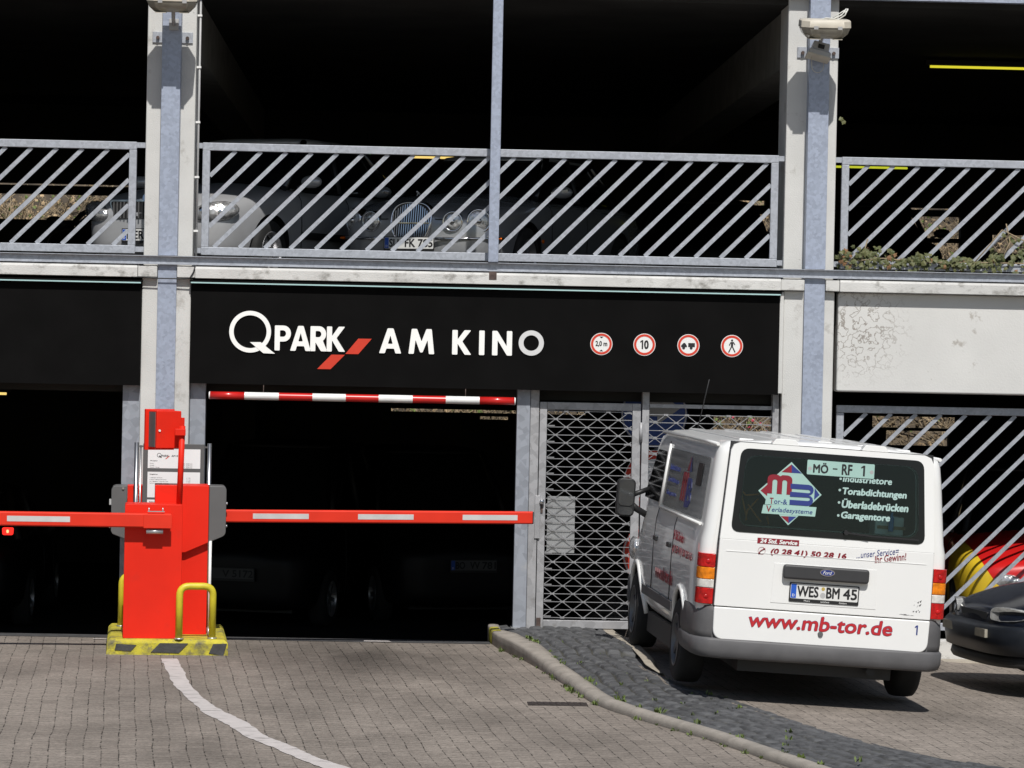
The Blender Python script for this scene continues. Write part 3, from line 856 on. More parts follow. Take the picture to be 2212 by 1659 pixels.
# roof slab, its front beam, ceiling and cross beams
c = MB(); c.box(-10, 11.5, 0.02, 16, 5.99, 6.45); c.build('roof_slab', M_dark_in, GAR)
c = MB(); c.box(-10, 11.5, -0.10, 0.018, 6.045, 6.5); c.build('roof_edge', M_strip, GAR)
for (a, b) in COLX:
    c = MB(); c.box(a + 0.02, b - 0.02, 0.602, 15.4, 5.45, 5.985); c.box(a + 0.02, b - 0.02, 0.602, 15.4, 2.62, 2.995)
    c.build('cross_beam', mat('cross_beam_paint', (0.20, 0.195, 0.18), 0.9, var=0.15), GAR)
for yy in (14.0,):
    for (a, b) in COLX[1:3]:
        c = MB(); c.box(a, b, yy, yy + 0.5, -0.5, 2.6); c.box(a, b, yy, yy + 0.5, 3.352, 5.44); c.build('inner_column', M_dark_in, GAR)
def wall_with_holes(x0, x1, z0, z1, y0, y1, holes):
    xs = sorted({x0, x1} | {h[0] for h in holes} | {h[1] for h in holes}); zs = sorted({z0, z1} | {h[2] for h in holes} | {h[3] for h in holes})
    c = MB()
    for i in range(len(xs) - 1):
        run = None
        for j in range(len(zs) - 1):
            cx, cz = (xs[i] + xs[i + 1]) / 2, (zs[j] + zs[j + 1]) / 2
            hole = any(h[0] < cx < h[1] and h[2] < cz < h[3] for h in holes)
            if hole:
                if run is not None: c.box(xs[i], xs[i + 1], y0, y1, run, zs[j]); run = None
            elif run is None: run = zs[j]
        if run is not None: c.box(xs[i], xs[i + 1], y0, y1, run, zs[-1])
    return c
holes = [(-6.6, -3.3, 4.38, 4.74), (-6.6, -3.3, 4.86, 4.89), (5.08, 5.62, 4.14, 4.36), (4.92, 5.62, 4.43, 4.68), (4.72, 5.12, 4.80, 4.87),
         (7.0, 7.9, 4.10, 4.33), (6.7, 7.9, 4.39, 4.70), (8.35, 9.4, 4.2, 4.46), (7.1, 7.8, 4.79, 4.82),
         (-0.1, 2.65, 1.79, 1.835), (1.15, 1.55, 1.70, 1.745), (4.45, 5.40, 1.45, 1.82), (6.9, 7.8, 1.45, 1.66), (6.7, 7.9, 1.70, 1.86)]
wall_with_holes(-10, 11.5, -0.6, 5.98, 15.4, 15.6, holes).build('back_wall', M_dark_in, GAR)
c = MB(); c.box(-10.2, -10.0, 0.6, 15.6, -0.6, 6.3); c.build('shade_wall', M_dark_in, GAR)  # unseen wall, closed off to keep the decks dark
c = MB(); c.box(11.5, 11.7, 0.6, 15.6, -0.6, 6.3); c.build('shade_wall', M_dark_in, GAR)  # right-hand counterpart, also added to hold daylight out
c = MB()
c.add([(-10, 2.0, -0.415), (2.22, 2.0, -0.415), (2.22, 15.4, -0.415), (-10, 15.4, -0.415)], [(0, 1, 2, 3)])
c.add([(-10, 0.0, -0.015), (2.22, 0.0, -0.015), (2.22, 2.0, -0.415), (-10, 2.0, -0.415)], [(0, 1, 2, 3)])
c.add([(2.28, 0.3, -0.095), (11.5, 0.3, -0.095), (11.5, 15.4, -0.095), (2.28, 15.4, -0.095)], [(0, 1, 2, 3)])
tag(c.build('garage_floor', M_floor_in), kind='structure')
# white spandrel of the right bay and the plinth under its fence
c = MB(); c.box(4.078, 9.494, -0.09, 0.14, 2.385, 3.313); c.build('spandrel_panel', M_panel, GAR, bevel=0.02)
c = MB(); c.box(4.044, 9.494, -0.06, 0.14, -0.4, 0.075); c.build('plinth', M_ledge, GAR, bevel=0.01)
c = MB(); c.box(4.044, 9.494, -0.34, -0.062, -0.4, -0.095); c.build('plinth_step', M_kerbpale, GAR, bevel=0.01)
# steel door posts below the signboards
for (a, b, d) in ((-2.557, -2.396, 0.12), (-1.934, -1.79, 0.12)):
    c = MB(); c.box(a, b, -0.035, -0.035 + d, -0.3, 2.5); c.build('door_post', M_post, GAR, bevel=0.004)
c = MB(); c.box(1.105, 1.228, -0.035, 0.13, 0.10, 2.5); p_ = c.build('door_post', M_post, GAR, bevel=0.004)
c = MB(); c.box(1.09, 1.235, -0.055, 0.15, 0.10, 0.128); c.build('foot_plate', M_alu, p_)
c = MB(); c.box(1.231, 1.313, -0.02, 0.12, 0.10, 2.5); c.build('door_post', M_gate, GAR, bevel=0.004)
c = MB(); c.box(2.276, 2.342, -0.02, 0.12, 0.10, 2.5); c.build('door_post', M_gate, GAR, bevel=0.004)
c = MB(); c.box(3.495, 3.555, -0.02, 0.12, 0.0, 2.5); c.build('door_post', M_gate, GAR, bevel=0.004)
c = MB(); c.box(3.530, 3.565, -0.135, 0.05, 2.36, 3.30); c.build('corner_trim', M_conc, GAR)
c = MB(); c.box(-1.936, 3.5, 0.14, 0.3, 2.25, 3.0); c.box(-7.9, -2.395, 0.14, 0.3, 2.25, 3.0); c.build('lintel', M_dark_in, GAR)

# grey conduit down the right flank of the left column
r = empty('conduit_pipe', (-1.915, 0.02, 3.55))
c = MB(); c.tube([(-1.908, 0.03, 3.45), (-1.908, 0.03, 6.15)], 0.010); c.build('pipe', M_greyplast, r)
for z in (3.75, 4.25, 4.76, 5.27, 5.75):
    c = MB(); c.box(-1.935, -1.893, 0.012, 0.048, z, z + 0.018); c.build('clip', M_whitep, r)
tag(r, 'thin grey conduit with white clips running up the flank of the left column', 'conduit')
r = MB(); r.tube([(-1.90, -0.19, 3.43), (-1.915, -0.195, 3.37), (-1.95, -0.192, 3.312), (-2.07, -0.185, 3.308), (-2.25, -0.185, 3.308), (-2.38, -0.19, 3.318), (-2.47, -0.20, 3.312)], 0.006, n=8)
tag(r.build('cable', M_black), 'thin black cable sagging across the left column below the edge beam', 'cable')

# centre steel post of the upper deck
r = empty('steel_post', (0.85, -0.21, 3.52))
c = MB(); c.box(0.803, 0.897, -0.215, -0.135, 3.522, 6.4); c.build('shaft', M_strip, r, bevel=0.006)
c = MB(); c.box(0.815, 0.885, -0.20, -0.103, 3.36, 3.435); c.build('bracket', M_rust, r)
tag(r, 'slim galvanised post standing on the edge beam in the middle of the bay', 'post')

# ------------------------------------------------------------------ railings with slanted bars
def railing(x0, x1, z0, z1, Y, phase, label, tt, tb, group, bar_w=0.038, sides=(True, True), link=0.12, pitch=0.2365):
    r = empty('railing', (x0, Y, z0))
    c = MB(); c.box(x0, x1, Y - 0.025, Y + 0.025, z1 - tt, z1); c.build('top_rail', M_galv, r, bevel=0.005)
    c = MB(); c.box(x0, x1, Y - 0.025, Y + 0.025, z0, z0 + tb); c.build('bottom_rail', M_galv, r, bevel=0.005)
    for (s, xx) in zip(sides, (x0, x1 - 0.07)):
        if s:
            c = MB(); c.box(xx, xx + 0.07, Y - 0.024, Y + 0.024, z0 + tb + 0.001, z1 - tt - 0.001); c.build('end_post', M_galv, r, bevel=0.005)
    if link:
        for zz in (z1 - 0.05, z0 + 0.02):
            for (s, p, q) in zip(sides, (x0 - link, x1 + 0.001), (x0 - 0.001, x1 + link)):
                if s:
                    c = MB(); c.box(p, q, Y - 0.02, Y + 0.02, zz - 0.004, zz + 0.045); c.build('link', M_galv, r)
    a, b = x0 + (0.07 if sides[0] else 0), x1 - (0.07 if sides[1] else 0)
    lo, hi = z0 + tb, z1 - tt
    k0 = int(math.floor((a - (hi - lo) - phase) / pitch)); k1 = int(math.ceil((b - phase) / pitch))
    for k in range(k0, k1 + 1):
        xk = phase + k * pitch               # where the bar meets the bottom rail
        ta, tb_ = max(0, a - xk), min(hi - lo, b - xk)
        if tb_ - ta < 0.03: continue
        c = MB(); c.bar((xk + ta, Y, lo + ta), (xk + tb_, Y, lo + tb_), 0.012, bar_w, up=(-1, 0, 1))
        c.build('bar', M_galv, r)
    tag(r, label, 'railing', group)
    return r
G_R = 'galvanised railings with slanted bars'
ph = at(1119.7, 548, 0.06).x
railing(-1.865, 3.512, 3.538, 4.583, 0.06, ph, 'wide galvanised railing in front of the two grey cars, between both white columns', 0.072, 0.075, G_R, link=0.056)
railing(-7.8, -2.475, 3.538, 4.575, 0.06, at(22.7, 530, 0.06).x, 'galvanised railing left of the left column with a bare bottom rail', 0.072, 0.075, G_R, sides=(False, True), link=0.08)
railing(4.105, 9.42, 3.538, 4.583, 0.06, at(1877, 358, 0.06).x - 0.9, 'galvanised railing overgrown with ivy above the white wall panel', 0.072, 0.075, G_R, sides=(True, False), link=0.06)
railing(4.112, 9.42, 0.155, 2.258, 0.12, at(1871, 895, 0.12).x - 1.96, 'tall slanted bar fence below the white wall panel, in front of the red car', 0.07, 0.07, 'tall slanted bar fence', bar_w=0.036, sides=(True, False), link=0.0, pitch=0.235)
# ------------------------------------------------------------------ signboards
YS = -0.15
def signboard(x0, x1, z0, z1, label):
    r = empty('signboard', (x0, YS, z0))
    c = MB(); c.box(x0, x1, YS, -0.005, z0, z1 - 0.002); c.build('board', M_sign, r)
    c = MB(); c.box(x0 - 0.012, x1 + 0.012, YS - 0.05, 0.0, z1 + 0.012, z1 + 0.030); c.build('hood', M_sign, r)
    c = MB(); c.box(x0, x1, YS - 0.058, YS - 0.03, z1 + 0.000, z1 + 0.0115); c.build('highlight_trim', M_acryl, r)  # edge trim, no lamp: its cyan gleam is painted
    tag(r, label, 'signboard')
    return r
SB = signboard(-1.936, 3.527, 2.345, 3.270, 'wide black signboard with white lettering above the garage entrance')
signboard(-7.88, -2.396, 2.315, 3.258, 'blank black signboard left of the left white column')
F = front_frame(YS - 0.0005)
EX, EZ = Vector((1, 0, 0)), Vector((0, 0, 1))
def sp(u, v): return at(u, v, YS)
# the ring of the Q with its tail
c = MB()
qc = sp(540.5, 716.5); qc.y = YS - 0.0005
c.ring(qc, (1, 0, 0), (0, 0, 1), 0.152, 0.193, 0.012, 64)
def poly_letters(c, strokes):
    for st in strokes:
        c.prism(st, F, 0.012)
tail = [sp(*p) for p in ((540, 739), (563, 739), (594, 764), (569, 763))]
c.build('lettering', M_signletter, SB)
c = MB(); c.prism([(p.x, p.z) for p in tail], front_frame(YS - 0.002), 0.013); c.build('lettering', M_signletter, SB)
def word(body, px, bold, sp_=1.0, m=M_signletter):
    (u0, v0), (u1, v1) = px
    a, b = at(u0, v0, YS), at(u1, v1, YS)
    p = (a + b) / 2; p.y = YS - 0.0005
    text('lettering', body, SB, p, (1, 0, 0), (0, 0, 1), b.x - a.x, None if v0 == v1 else abs(a.z - b.z) - abs(u1 - u0) * 0.0 , m, bold, thick=0.012, spacing=sp_)
def words_box(body, u0, u1, zt, zb, bold, spc=1.0, m=M_signletter):
    a, b = at(u0, 730, YS), at(u1, 745, YS)
    text('lettering', body, SB, ((a.x + b.x) / 2, YS - 0.0005, (zt + zb) / 2), (1, 0, 0), (0, 0, 1), b.x - a.x, zt - zb, m, bold, thick=0.012, spacing=spc)
def zof(u, v): return at(u, v, YS).z
def cap_box(body, u0, u1, zt, zb, gap):
    a, b = at(u0, 730, YS), at(u1, 745, YS)
    capitals('lettering', body, SB, ((a.x + b.x) / 2, YS - 0.0005, (zt + zb) / 2), b.x - a.x, zt - zb, M_signletter, gap)
cap_box('PARK', 593.5, 745, zof(650, 704), zof(650, 758), -0.03)
cap_box('AM', 820, 938, zof(880, 710), zof(880, 764), 0.30)
cap_box('KIN', 977, 1106, zof(1040, 714), zof(1040, 767), 0.33)
c = MB(); oc = sp(1147.5, 741); oc.y = YS - 0.0005
c.ring(oc, (1, 0, 0), (0, 0, 1), 0.072, 0.117, 0.012, 48); c.build('lettering', M_signletter_o, SB)
for quad in (((774, 731.5), (803, 732), (774, 765), (746, 764.5)), ((716, 766.0), (745, 766.5), (714, 797.5), (685, 797))):
    c = MB(); c.prism([(sp(*q).x, sp(*q).z) for q in quad], F, 0.006); c.build('red_stripe', M_signred, SB)

# four small round prohibition signs on the board
def round_sign(u, v, kind, label):
    p = sp(u, v); x, z = p.x, p.z; Y = YS - 0.001
    r = empty('prohibition_sign', (x, Y, z))
    c = MB(); c.cyl((x, Y, z), (x, Y - 0.006, z), 0.103, n=40); c.build('disc', M_whitep, r)
    c = MB(); c.ring((x, Y - 0.0062, z), (1, 0, 0), (0, 0, 1), 0.076, 0.097, 0.0015, 48); c.build('red_ring', M_signred, r)
    yy = Y - 0.0062
    fr = front_frame(yy)
    L = lambda pts: [(x + a, z + b) for a, b in pts]
    if kind == 'height':
        text('lettering', '2,0 m', r, (x, yy, z), (1, 0, 0), (0, 0, 1), 0.110, 0.056, M_blackp, 0.03)
        c = MB(); c.prism(L([(-0.018, 0.068), (0.018, 0.068), (0.0, 0.052)]), fr, 0.0012); c.prism(L([(-0.018, -0.068), (0.018, -0.068), (0, -0.052)]), fr, 0.0012)
        c.build('symbol', M_blackp, r)
    elif kind == 'ten':
        capitals('lettering', '1', r, (x - 0.026, yy, z), 0.028, 0.084, M_blackp, thick=0.0012); text('lettering', '0', r, (x + 0.018, yy, z), (1, 0, 0), (0, 0, 1), 0.044, 0.084, M_blackp, 0.045)
    elif kind == 'truck':
        c = MB()
        c.prism(L([(-0.062, 0.004), (-0.046, 0.022), (-0.032, 0.022), (-0.018, 0.002), (-0.014, -0.004), (-0.014, -0.018), (-0.068, -0.018), (-0.068, 0.0)]), fr, 0.0012)
        c.prism(L([(-0.002, 0.022), (0.060, 0.022), (0.060, -0.016), (-0.002, -0.016)]), fr, 0.0012)
        c.cyl((x - 0.044, yy - 0.0013, z - 0.024), (x - 0.044, yy - 0.0023, z - 0.024), 0.014, n=16)
        c.cyl((x + 0.026, yy - 0.0013, z - 0.024), (x + 0.026, yy - 0.0023, z - 0.024), 0.014, n=16)
        c.build('symbol', M_blackp, r)
    else:
        c = MB()
        c.cyl((x, yy, z + 0.052), (x, yy - 0.0012, z + 0.052), 0.010, n=16)
        c.prism(L([(-0.010, 0.038), (0.012, 0.038), (0.010, -0.006), (-0.010, -0.006)]), fr, 0.0012)
        for (p0, p1, w) in (((-0.010, 0.036), (-0.026, 0.004), 0.008), ((0.012, 0.036), (0.027, 0.012), 0.008)):
            c.bar((x + p0[0], yy - 0.0018, z + p0[1]), (x + p1[0], yy - 0.0018, z + p1[1]), 0.0012, w, up=(1, 0, 0.3))
        for (p0, p1, w) in (((-0.004, -0.006), (-0.030, -0.060), 0.010), ((0.004, -0.006), (0.030, -0.058), 0.010)):
            c.bar((x + p0[0], yy - 0.0018, z + p0[1]), (x + p1[0], yy - 0.0018, z + p1[1]), 0.0012, w, up=(1, 0, 0.3))
        c.build('symbol', M_blackp, r)
    tag(r, label, 'traffic sign', 'round prohibition signs on the black signboard')
round_sign(1299, 743, 'height', 'round red ringed sign reading 2,0 m on the black signboard')
round_sign(1392, 744.5, 'ten', 'round red ringed sign reading 10 on the black signboard')
round_sign(1487, 746, 'truck', 'round red ringed sign with a truck and trailer symbol')
round_sign(1581, 747.5, 'walk', 'round red ringed sign with a walking figure symbol')

# ------------------------------------------------------------------ hanging height bar
YH = -0.16
r = empty('height_bar', (-0.33, YH, 2.235))
hx0, hx1, hz = at(454, 853, YH).x, at(1111, 868, YH).x, 2.238
bounds = [hx0] + [at(u, 860, YH).x for u in (528, 602.5, 675, 747, 818, 891.5, 963, 1036)] + [hx1]
for k in range(9):
    c = MB(); c.cyl((bounds[k], YH, hz), (bounds[k + 1], YH, hz), 0.036, n=28, cap=(k in (0, 8)))
    c.build('red_section' if k % 2 == 0 else 'white_section', M_barred if k % 2 == 0 else M_barwhite, r)
for xx, s in ((hx0, -1), (hx1, 1)):
    c = MB(); c.cyl((xx, YH, hz), (xx + s * 0.012, YH, hz), 0.037, 0.033, n=28); c.build('end_cap', M_barwhite, r)
for xx in (-1.25, 0.62):
    c = MB(); c.tube([(xx, YH, hz + 0.03), (xx, YH + 0.02, 2.36)], 0.004, n=8); c.build('chain', M_rust, r)
tag(r, 'red and white striped height limit bar hanging over the entrance', 'height bar')

# ------------------------------------------------------------------ grille door and grille panel
def grille(r, x0, x1, z0, z1, Y, pitch=0.0742, dia=0.196, phase=0.0):
    c = MB(); n = int((z1 - z0) / pitch)
    def clip(x): return max(x0, min(x1, x))
    for i in range(n + 1):
        z = z0 + 0.02 + i * pitch
        if z > z1 - 0.01: break
        c.bar((x0, Y, z), (x1, Y, z), 0.006, 0.006)
        if i % 2 == 0:
            for zz in (z + 0.012,):
                c.bar((x0, Y, zz), (x0 + 0.07, Y, zz), 0.008, 0.010); c.bar((x1 - 0.07, Y, zz - 0.02), (x1, Y, zz - 0.02), 0.008, 0.010)
        k0 = int((x0 - phase) / dia) - 2
        for k in range(k0, k0 + int((x1 - x0) / dia) + 5):
            xc = phase + k * dia + (i % 2) * dia / 2
            if x0 + 0.02 < xc < x1 - 0.02:
                c.box(xc - 0.020, xc + 0.020, Y - 0.006, Y + 0.006, z - 0.008, z + 0.008)
            for s in (-1, 1):
                p, q = (xc, z), (xc + s * dia / 2, z + pitch)
                if q[1] > z1: continue
                if min(p[0], q[0]) < x0 and max(p[0], q[0]) > x0:
                    t = (x0 - p[0]) / (q[0] - p[0]); e = (x0, p[1] + (q[1] - p[1]) * t)
                    if p[0] < x0: p = e
                    else: q = e
                if min(p[0], q[0]) < x1 and max(p[0], q[0]) > x1:
                    t = (x1 - p[0]) / (q[0] - p[0]); e = (x1, p[1] + (q[1] - p[1]) * t)
                    if p[0] > x1: p = e
                    else: q = e
                if p[0] < x0 - 1e-4 or p[0] > x1 + 1e-4 or q[0] < x0 - 1e-4 or q[0] > x1 + 1e-4: continue
                c.bar((p[0], Y + s * 0.004, p[1]), (q[0], Y + s * 0.004, q[1]), 0.006, 0.006, up=(0, 1, 0))
    return c.build('lattice', M_wire, r)
r = empty('grille_door', (1.32, 0.0, 0.12))
for args in ((1.320, 1.388, 0.125, 2.235), (2.186, 2.264, 0.125, 2.235)):
    c = MB(); c.box(args[0], args[1], -0.012, 0.028, args[2], args[3]); c.build('stile', M_gate, r, bevel=0.004)
for (a, b) in ((2.165, 2.235), (0.125, 0.2)):
    c = MB(); c.box(1.389, 2.185, -0.011, 0.027, a, b); c.build('cross_rail', M_gate, r, bevel=0.004)
grille(r, 1.392, 2.182, 0.202, 2.162, 0.008)
c = MB(); c.box(1.41, 1.668, 0.024, 0.030, 0.827, 1.355); c.build('lock_plate', M_alu, r)
c = MB(); c.box(1.290, 1.340, -0.034, -0.013, 0.96, 1.36); lk = c.build('lock_case', M_gate, r, bevel=0.004)
c = MB(); c.ellip((1.355, -0.045, 1.305), 0.024, 0.024, 0.024); c.cyl((1.355, -0.045, 1.305), (1.355, -0.012, 1.305), 0.012); c.build('knob', M_chrome, lk)
c = MB(); c.box(1.345, 1.365, -0.022, -0.0125, 1.20, 1.28); c.build('keyhole_plate', M_rust, lk)
c = MB(); c.cyl((2.267, -0.02, 1.88), (2.267, -0.02, 2.06), 0.016, n=16); c.build('hinge', M_gate, r)
c = MB(); c.box(1.325, 1.365, -0.03, -0.0125, 0.14, 0.22); c.build('floor_bolt', M_rust, r)
tag(r, 'galvanised grille door with a metal lock plate beside the garage entrance', 'grille door')
r = empty('grille_panel', (2.35, 0.0, 0.1))
c = MB(); c.box(2.346, 3.490, -0.012, 0.028, 2.2, 2.235); c.build('top_rail', M_gate, r)
c = MB(); c.box(2.346, 3.490, -0.012, 0.028, 0.05, 0.11); c.build('bottom_rail', M_gate, r)
grille(r, 2.346, 3.490, 0.112, 2.198, 0.008, phase=0.05)
tag(r, 'fixed grille panel behind the van, to the right of the grille door', 'grille panel')

# three spare traffic signs on a pole behind the grille
r = empty('sign_pole', (2.47, 0.56, -0.415)); c = MB(); c.tube([(2.47, 0.56, -0.415), (2.47, 0.56, 2.3)], 0.03); tag(c.build('pole', M_post, r), None)
tag(r, 'grey pole carrying the round signs behind the grille', 'pole')
def stored(x, z, rad, kind, label):
    r = empty('traffic_sign', (x, 0.5, z)); Y = 0.52
    c = MB(); c.cyl((x, Y, z), (x, Y - 0.006, z), rad, n=48); c.build('disc', M_blue_sign if kind == 'arrow' else (M_whitep if kind == 'ring' else M_signred), r)
    fr = front_frame(Y - 0.0062)
    if kind == 'arrow':
        c = MB(); c.ring((x, Y - 0.0062, z), (1, 0, 0), (0, 0, 1), rad - 0.018, rad - 0.004, 0.001, 48); c.build('rim', M_greyplast, r)
        c = MB(); c.prism([(x - 0.09, z + 0.12), (x - 0.09, z - 0.02), (x + 0.03, z - 0.02), (x + 0.03, z - 0.10), (x + 0.25, z + 0.06), (x + 0.03, z + 0.22), (x + 0.03, z + 0.12)], fr, 0.001); c.build('symbol', M_greyplast, r)
    elif kind == 'ring':
        c = MB(); c.ring((x, Y - 0.0062, z), (1, 0, 0), (0, 0, 1), rad * 0.72, rad * 0.98, 0.001, 48); c.build('red_ring', M_signred, r)
        c = MB(); c.cyl((x, Y - 0.0062, z - 0.02), (x, Y - 0.0072, z - 0.02), 0.07); c.build('symbol', M_blackp, r)
    else:
        c = MB(); c.ring((x, Y - 0.0062, z), (1, 0, 0), (0, 0, 1), rad - 0.02, rad - 0.004, 0.001, 48); c.build('rim', M_greyplast, r)
        c = MB(); c.box(x - rad * 0.7, x + rad * 0.7, Y - 0.0072, Y - 0.0062, z - 0.06, z + 0.06); c.build('symbol', M_whitep, r)
    tag(r, label, 'traffic sign')
stored(2.43, 2.13, 0.315, 'arrow', 'round blue sign with a white arrow behind the grille')
stored(2.455, 1.49, 0.30, 'ring', 'round white sign with a red ring behind the grille, below the blue one')
stored(2.455, 0.80, 0.30, 'noentry', 'round red no entry sign behind the grille, lowest of three')

# ------------------------------------------------------------------ barrier island
r = empty('kerb_island', (-1.97, -1.2, 0))
IX0, IX1, IY0, IY1, IZ = -2.495, -1.445, -1.94, -0.34, 0.135
ch = 0.03
c = MB()
c.loft([[(IX0 - 0.005, IY0 - 0.005, -0.1), (IX1 + 0.005, IY0 - 0.005, -0.1), (IX1 + 0.005, IY1, -0.1), (IX0 - 0.005, IY1, -0.1)],
        [(IX0, IY0, IZ - ch), (IX1, IY0, IZ - ch), (IX1, IY1, IZ - ch), (IX0, IY1, IZ - ch)],
        [(IX0 + ch, IY0 + ch, IZ), (IX1 - ch, IY0 + ch, IZ), (IX1 - ch, IY1 - ch, IZ), (IX0 + ch, IY1 - ch, IZ)]])
c.build('plinth', M_yconc, r, bevel=0.008)
sx = lambda cx: IX0 + (cx - 235) / 1430 * 1.05
sz = lambda cz: (1555 - cz) / 150 * 0.112
for quad in (((345, 1428), (585, 1440), (520, 1512), (330, 1502)), ((860, 1412), (1195, 1402), (1085, 1532), (755, 1524)), ((1490, 1420), (1652, 1412), (1612, 1556), (1440, 1532))):
    c = MB(); c.prism([(sx(a), min(0.104, sz(b))) for a, b in quad], lambda x, z, d: (x, IY0 - 0.0055 - d + 0.03 * 0, z), 0.0025); c.build('black_stripe', M_kblack, r)
c = MB(); c.box(IX0 - 0.0065, IX0 - 0.0055, -1.75, -1.35, 0.01, 0.10); c.build('black_stripe', M_kblack, r)
tag(r, 'worn yellow concrete island with black stripes under the barrier machines', 'kerb island')

def ybar(pts, rr, label, flanges):
    r = empty('guard_hoop', pts[0])
    out = []
    # round the corners
    for i, p in enumerate(pts):
        p = Vector(p)
        if 0 < i < len(pts) - 1:
            a = (Vector(pts[i - 1]) - p).normalized() * 0.085; b = (Vector(pts[i + 1]) - p).normalized() * 0.085
            for k in range(7):
                t = k / 6; out.append((p + a) * (1 - t) ** 2 + p * 2 * t * (1 - t) + (p + b) * t ** 2)
        else: out.append(p)
    c = MB(); c.tube(out, rr, n=18); c.build('hoop', M_yellow, r)
    for f in flanges:
        c = MB(); c.cyl((f[0], f[1], IZ), (f[0], f[1], IZ + 0.012), 0.042, n=8); c.build('foot_flange', M_alu, r)
    tag(r, label, 'guard hoop')
ybar([(-1.872, -1.90, IZ), (-1.872, -1.90, 0.598), (-1.582, -1.86, 0.598), (-1.582, -1.82, IZ)], 0.031, 'yellow tubular guard hoop in front of the red cabinet', [(-1.872, -1.90), (-1.582, -1.82)])
ybar([(-2.472, -0.75, IZ), (-2.472, -0.75, 0.60), (-2.12, -0.75, 0.60), (-2.12, -0.75, IZ)], 0.031, 'yellow tubular guard hoop partly hidden at the back left of the island', [(-2.472, -0.75), (-2.12, -0.75)])

# front barrier: cabinet, arm to the left
r = empty('barrier_gate', (-2.1, -1.6, IZ))
c = MB(); c.prism(round_poly([(-2.362, IZ), (-1.862, IZ), (-1.862, 1.305), (-2.362, 1.305)], 0.018), lambda x, z, d: (x, -1.87 + d, z), 0.36)
cab = c.build('cabinet', M_red, r, bevel=0.004)
c = MB(); c.box(-2.03, -1.965, -1.877, -1.8705, 1.12, 1.15); c.build('hatch', M_red, cab)
for k in range(3):
    c = MB(); c.cyl((-2.02 + 0.018 * k, -1.872, 1.105 + 0.006 * (k % 2)), (-2.02 + 0.018 * k, -1.878, 1.105 + 0.006 * (k % 2)), 0.006, n=10); c.build('screw', M_alu, cab)
def arm_profile(x0, x1, y0, y1, z0a, z1a, z0b, z1b, m, r):
    c = MB()
    sec = lambda x, a, b: [(x, y0, a + 0.010), (x, y0 + 0.010, a), (x, y1 - 0.010, a), (x, y1, a + 0.010), (x, y1, b - 0.010), (x, y1 - 0.010, b), (x, y0 + 0.010, b), (x, y0, b - 0.010)]
    c.loft([sec(x0, z0a, z1a), sec(x1, z0b, z1b)])
    return c.build('arm', m, r, bevel=0.003)
A1 = arm_profile(-6.9, -1.965, -1.985, -1.905, 1.108, 1.232, 1.108, 1.232, M_redarm, r)
zA = lambda x: 1.108
for (u0, u1) in ((15, 150),):
    a, b = at(u0, 1112, -1.985).x, at(u1, 1112, -1.985).x
    for k in range(3):
        xa, xb = a - k * 1.01, b - k * 1.01
        c = MB(); c.box(xa, xb, -1.9868, -1.9852, zA(xa) + 0.040, zA(xa) + 0.088); c.build('reflective_tape', M_reflect, A1)
c = MB(); c.box(-2.20, -1.955, -2.002, -1.987, 1.105, 1.225); c.build('clamp_plate', M_redarm, A1, bevel=0.003)
for zz in (1.252,):
    c = MB(); c.box(-2.165, -2.02, -1.99, -1.975, zz - 0.006, zz + 0.002); c.cyl((-2.155, -1.98, zz), (-2.155, -1.98, zz + 0.03), 0.006); c.cyl((-2.035, -1.98, zz), (-2.035, -1.98, zz + 0.03), 0.006)
    c.build('clamp_bolts', M_alu, A1)
c = MB(); c.cyl((-2.175, -1.965, 1.075), (-2.03, -1.965, 1.075), 0.022, n=18); c.build('counterweight', M_alu, A1)
tag(r, 'red barrier gate in front with its arm reaching out to the left', 'barrier gate')

# rear barrier: pedestal, red head with grey cover, arm to the right
def grey_cover(sgn, xin, xout, r, zlow_in, zlow_out):
    poly = round_poly([(xin, zlow_in), (xout, zlow_out), (xout, 1.455), (xin, 1.455)], 0.04)
    poly = [(x if abs(x - xin) > 0.045 or True else xin, z) for x, z in poly]
    poly2 = [(xin, zlow_in)] + [p for p in poly if abs(p[0] - xin) > 0.04] + [(xin, 1.455)]
    c = MB(); c.prism(poly2, lambda x, z, d: (x, -1.46 + d, z), 0.36)
    return c.build('grey_cover', M_greycab, r, bevel=0.006)
r = empty('barrier_gate', (-1.8, -1.3, IZ))
c = MB(); c.box(-2.02, -1.66, -1.42, -1.12, IZ, 0.98); c.build('pedestal', M_red, r, bevel=0.004)
c = MB(); c.prism([(-2.135, 0.86), (-1.86, 0.866), (-1.659, 0.955), (-1.659, 1.458), (-2.135, 1.458)], lambda x, z, d: (x, -1.48 + d, z), 0.40); hd = c.build('head', M_red, r, bevel=0.005)
gc = grey_cover(1, -1.657, -1.505, r, 0.955, 1.02)
for z in (1.30, 1.10):
    c = MB(); c.cyl((-1.506, -1.40, z), (-1.492, -1.40, z), 0.012, n=12); c.build('screw', M_alu, gc)
A2 = arm_profile(-1.85, 1.255, -1.32, -1.25, 1.125, 1.238, 1.150, 1.263, M_redarm, r)
zB = lambda x: 1.125 + (x + 1.85) / 3.063 * 0.025
for (u0, u1) in ((549, 670), (777, 898), (1005, 1125)):
    a, b = at(u0, 1115, -1.32).x, at(u1, 1115, -1.32).x
    c = MB(); zz = zB((a + b) / 2) + 0.036
    c.loft([[(x, y, zB(x) + o) for (x, o) in ((a, 0.034), (b, 0.034), (b, 0.081), (a, 0.081))] for y in (-1.3202, -1.322)]); c.build('reflective_tape', M_reflect, A2)
c = MB(); c.box(1.248, 1.2585, -1.322, -1.248, 1.152, 1.26); c.build('end_cap', M_black, A2)
tag(r, 'red and grey barrier gate at the back with its closed arm across the entrance', 'barrier gate')
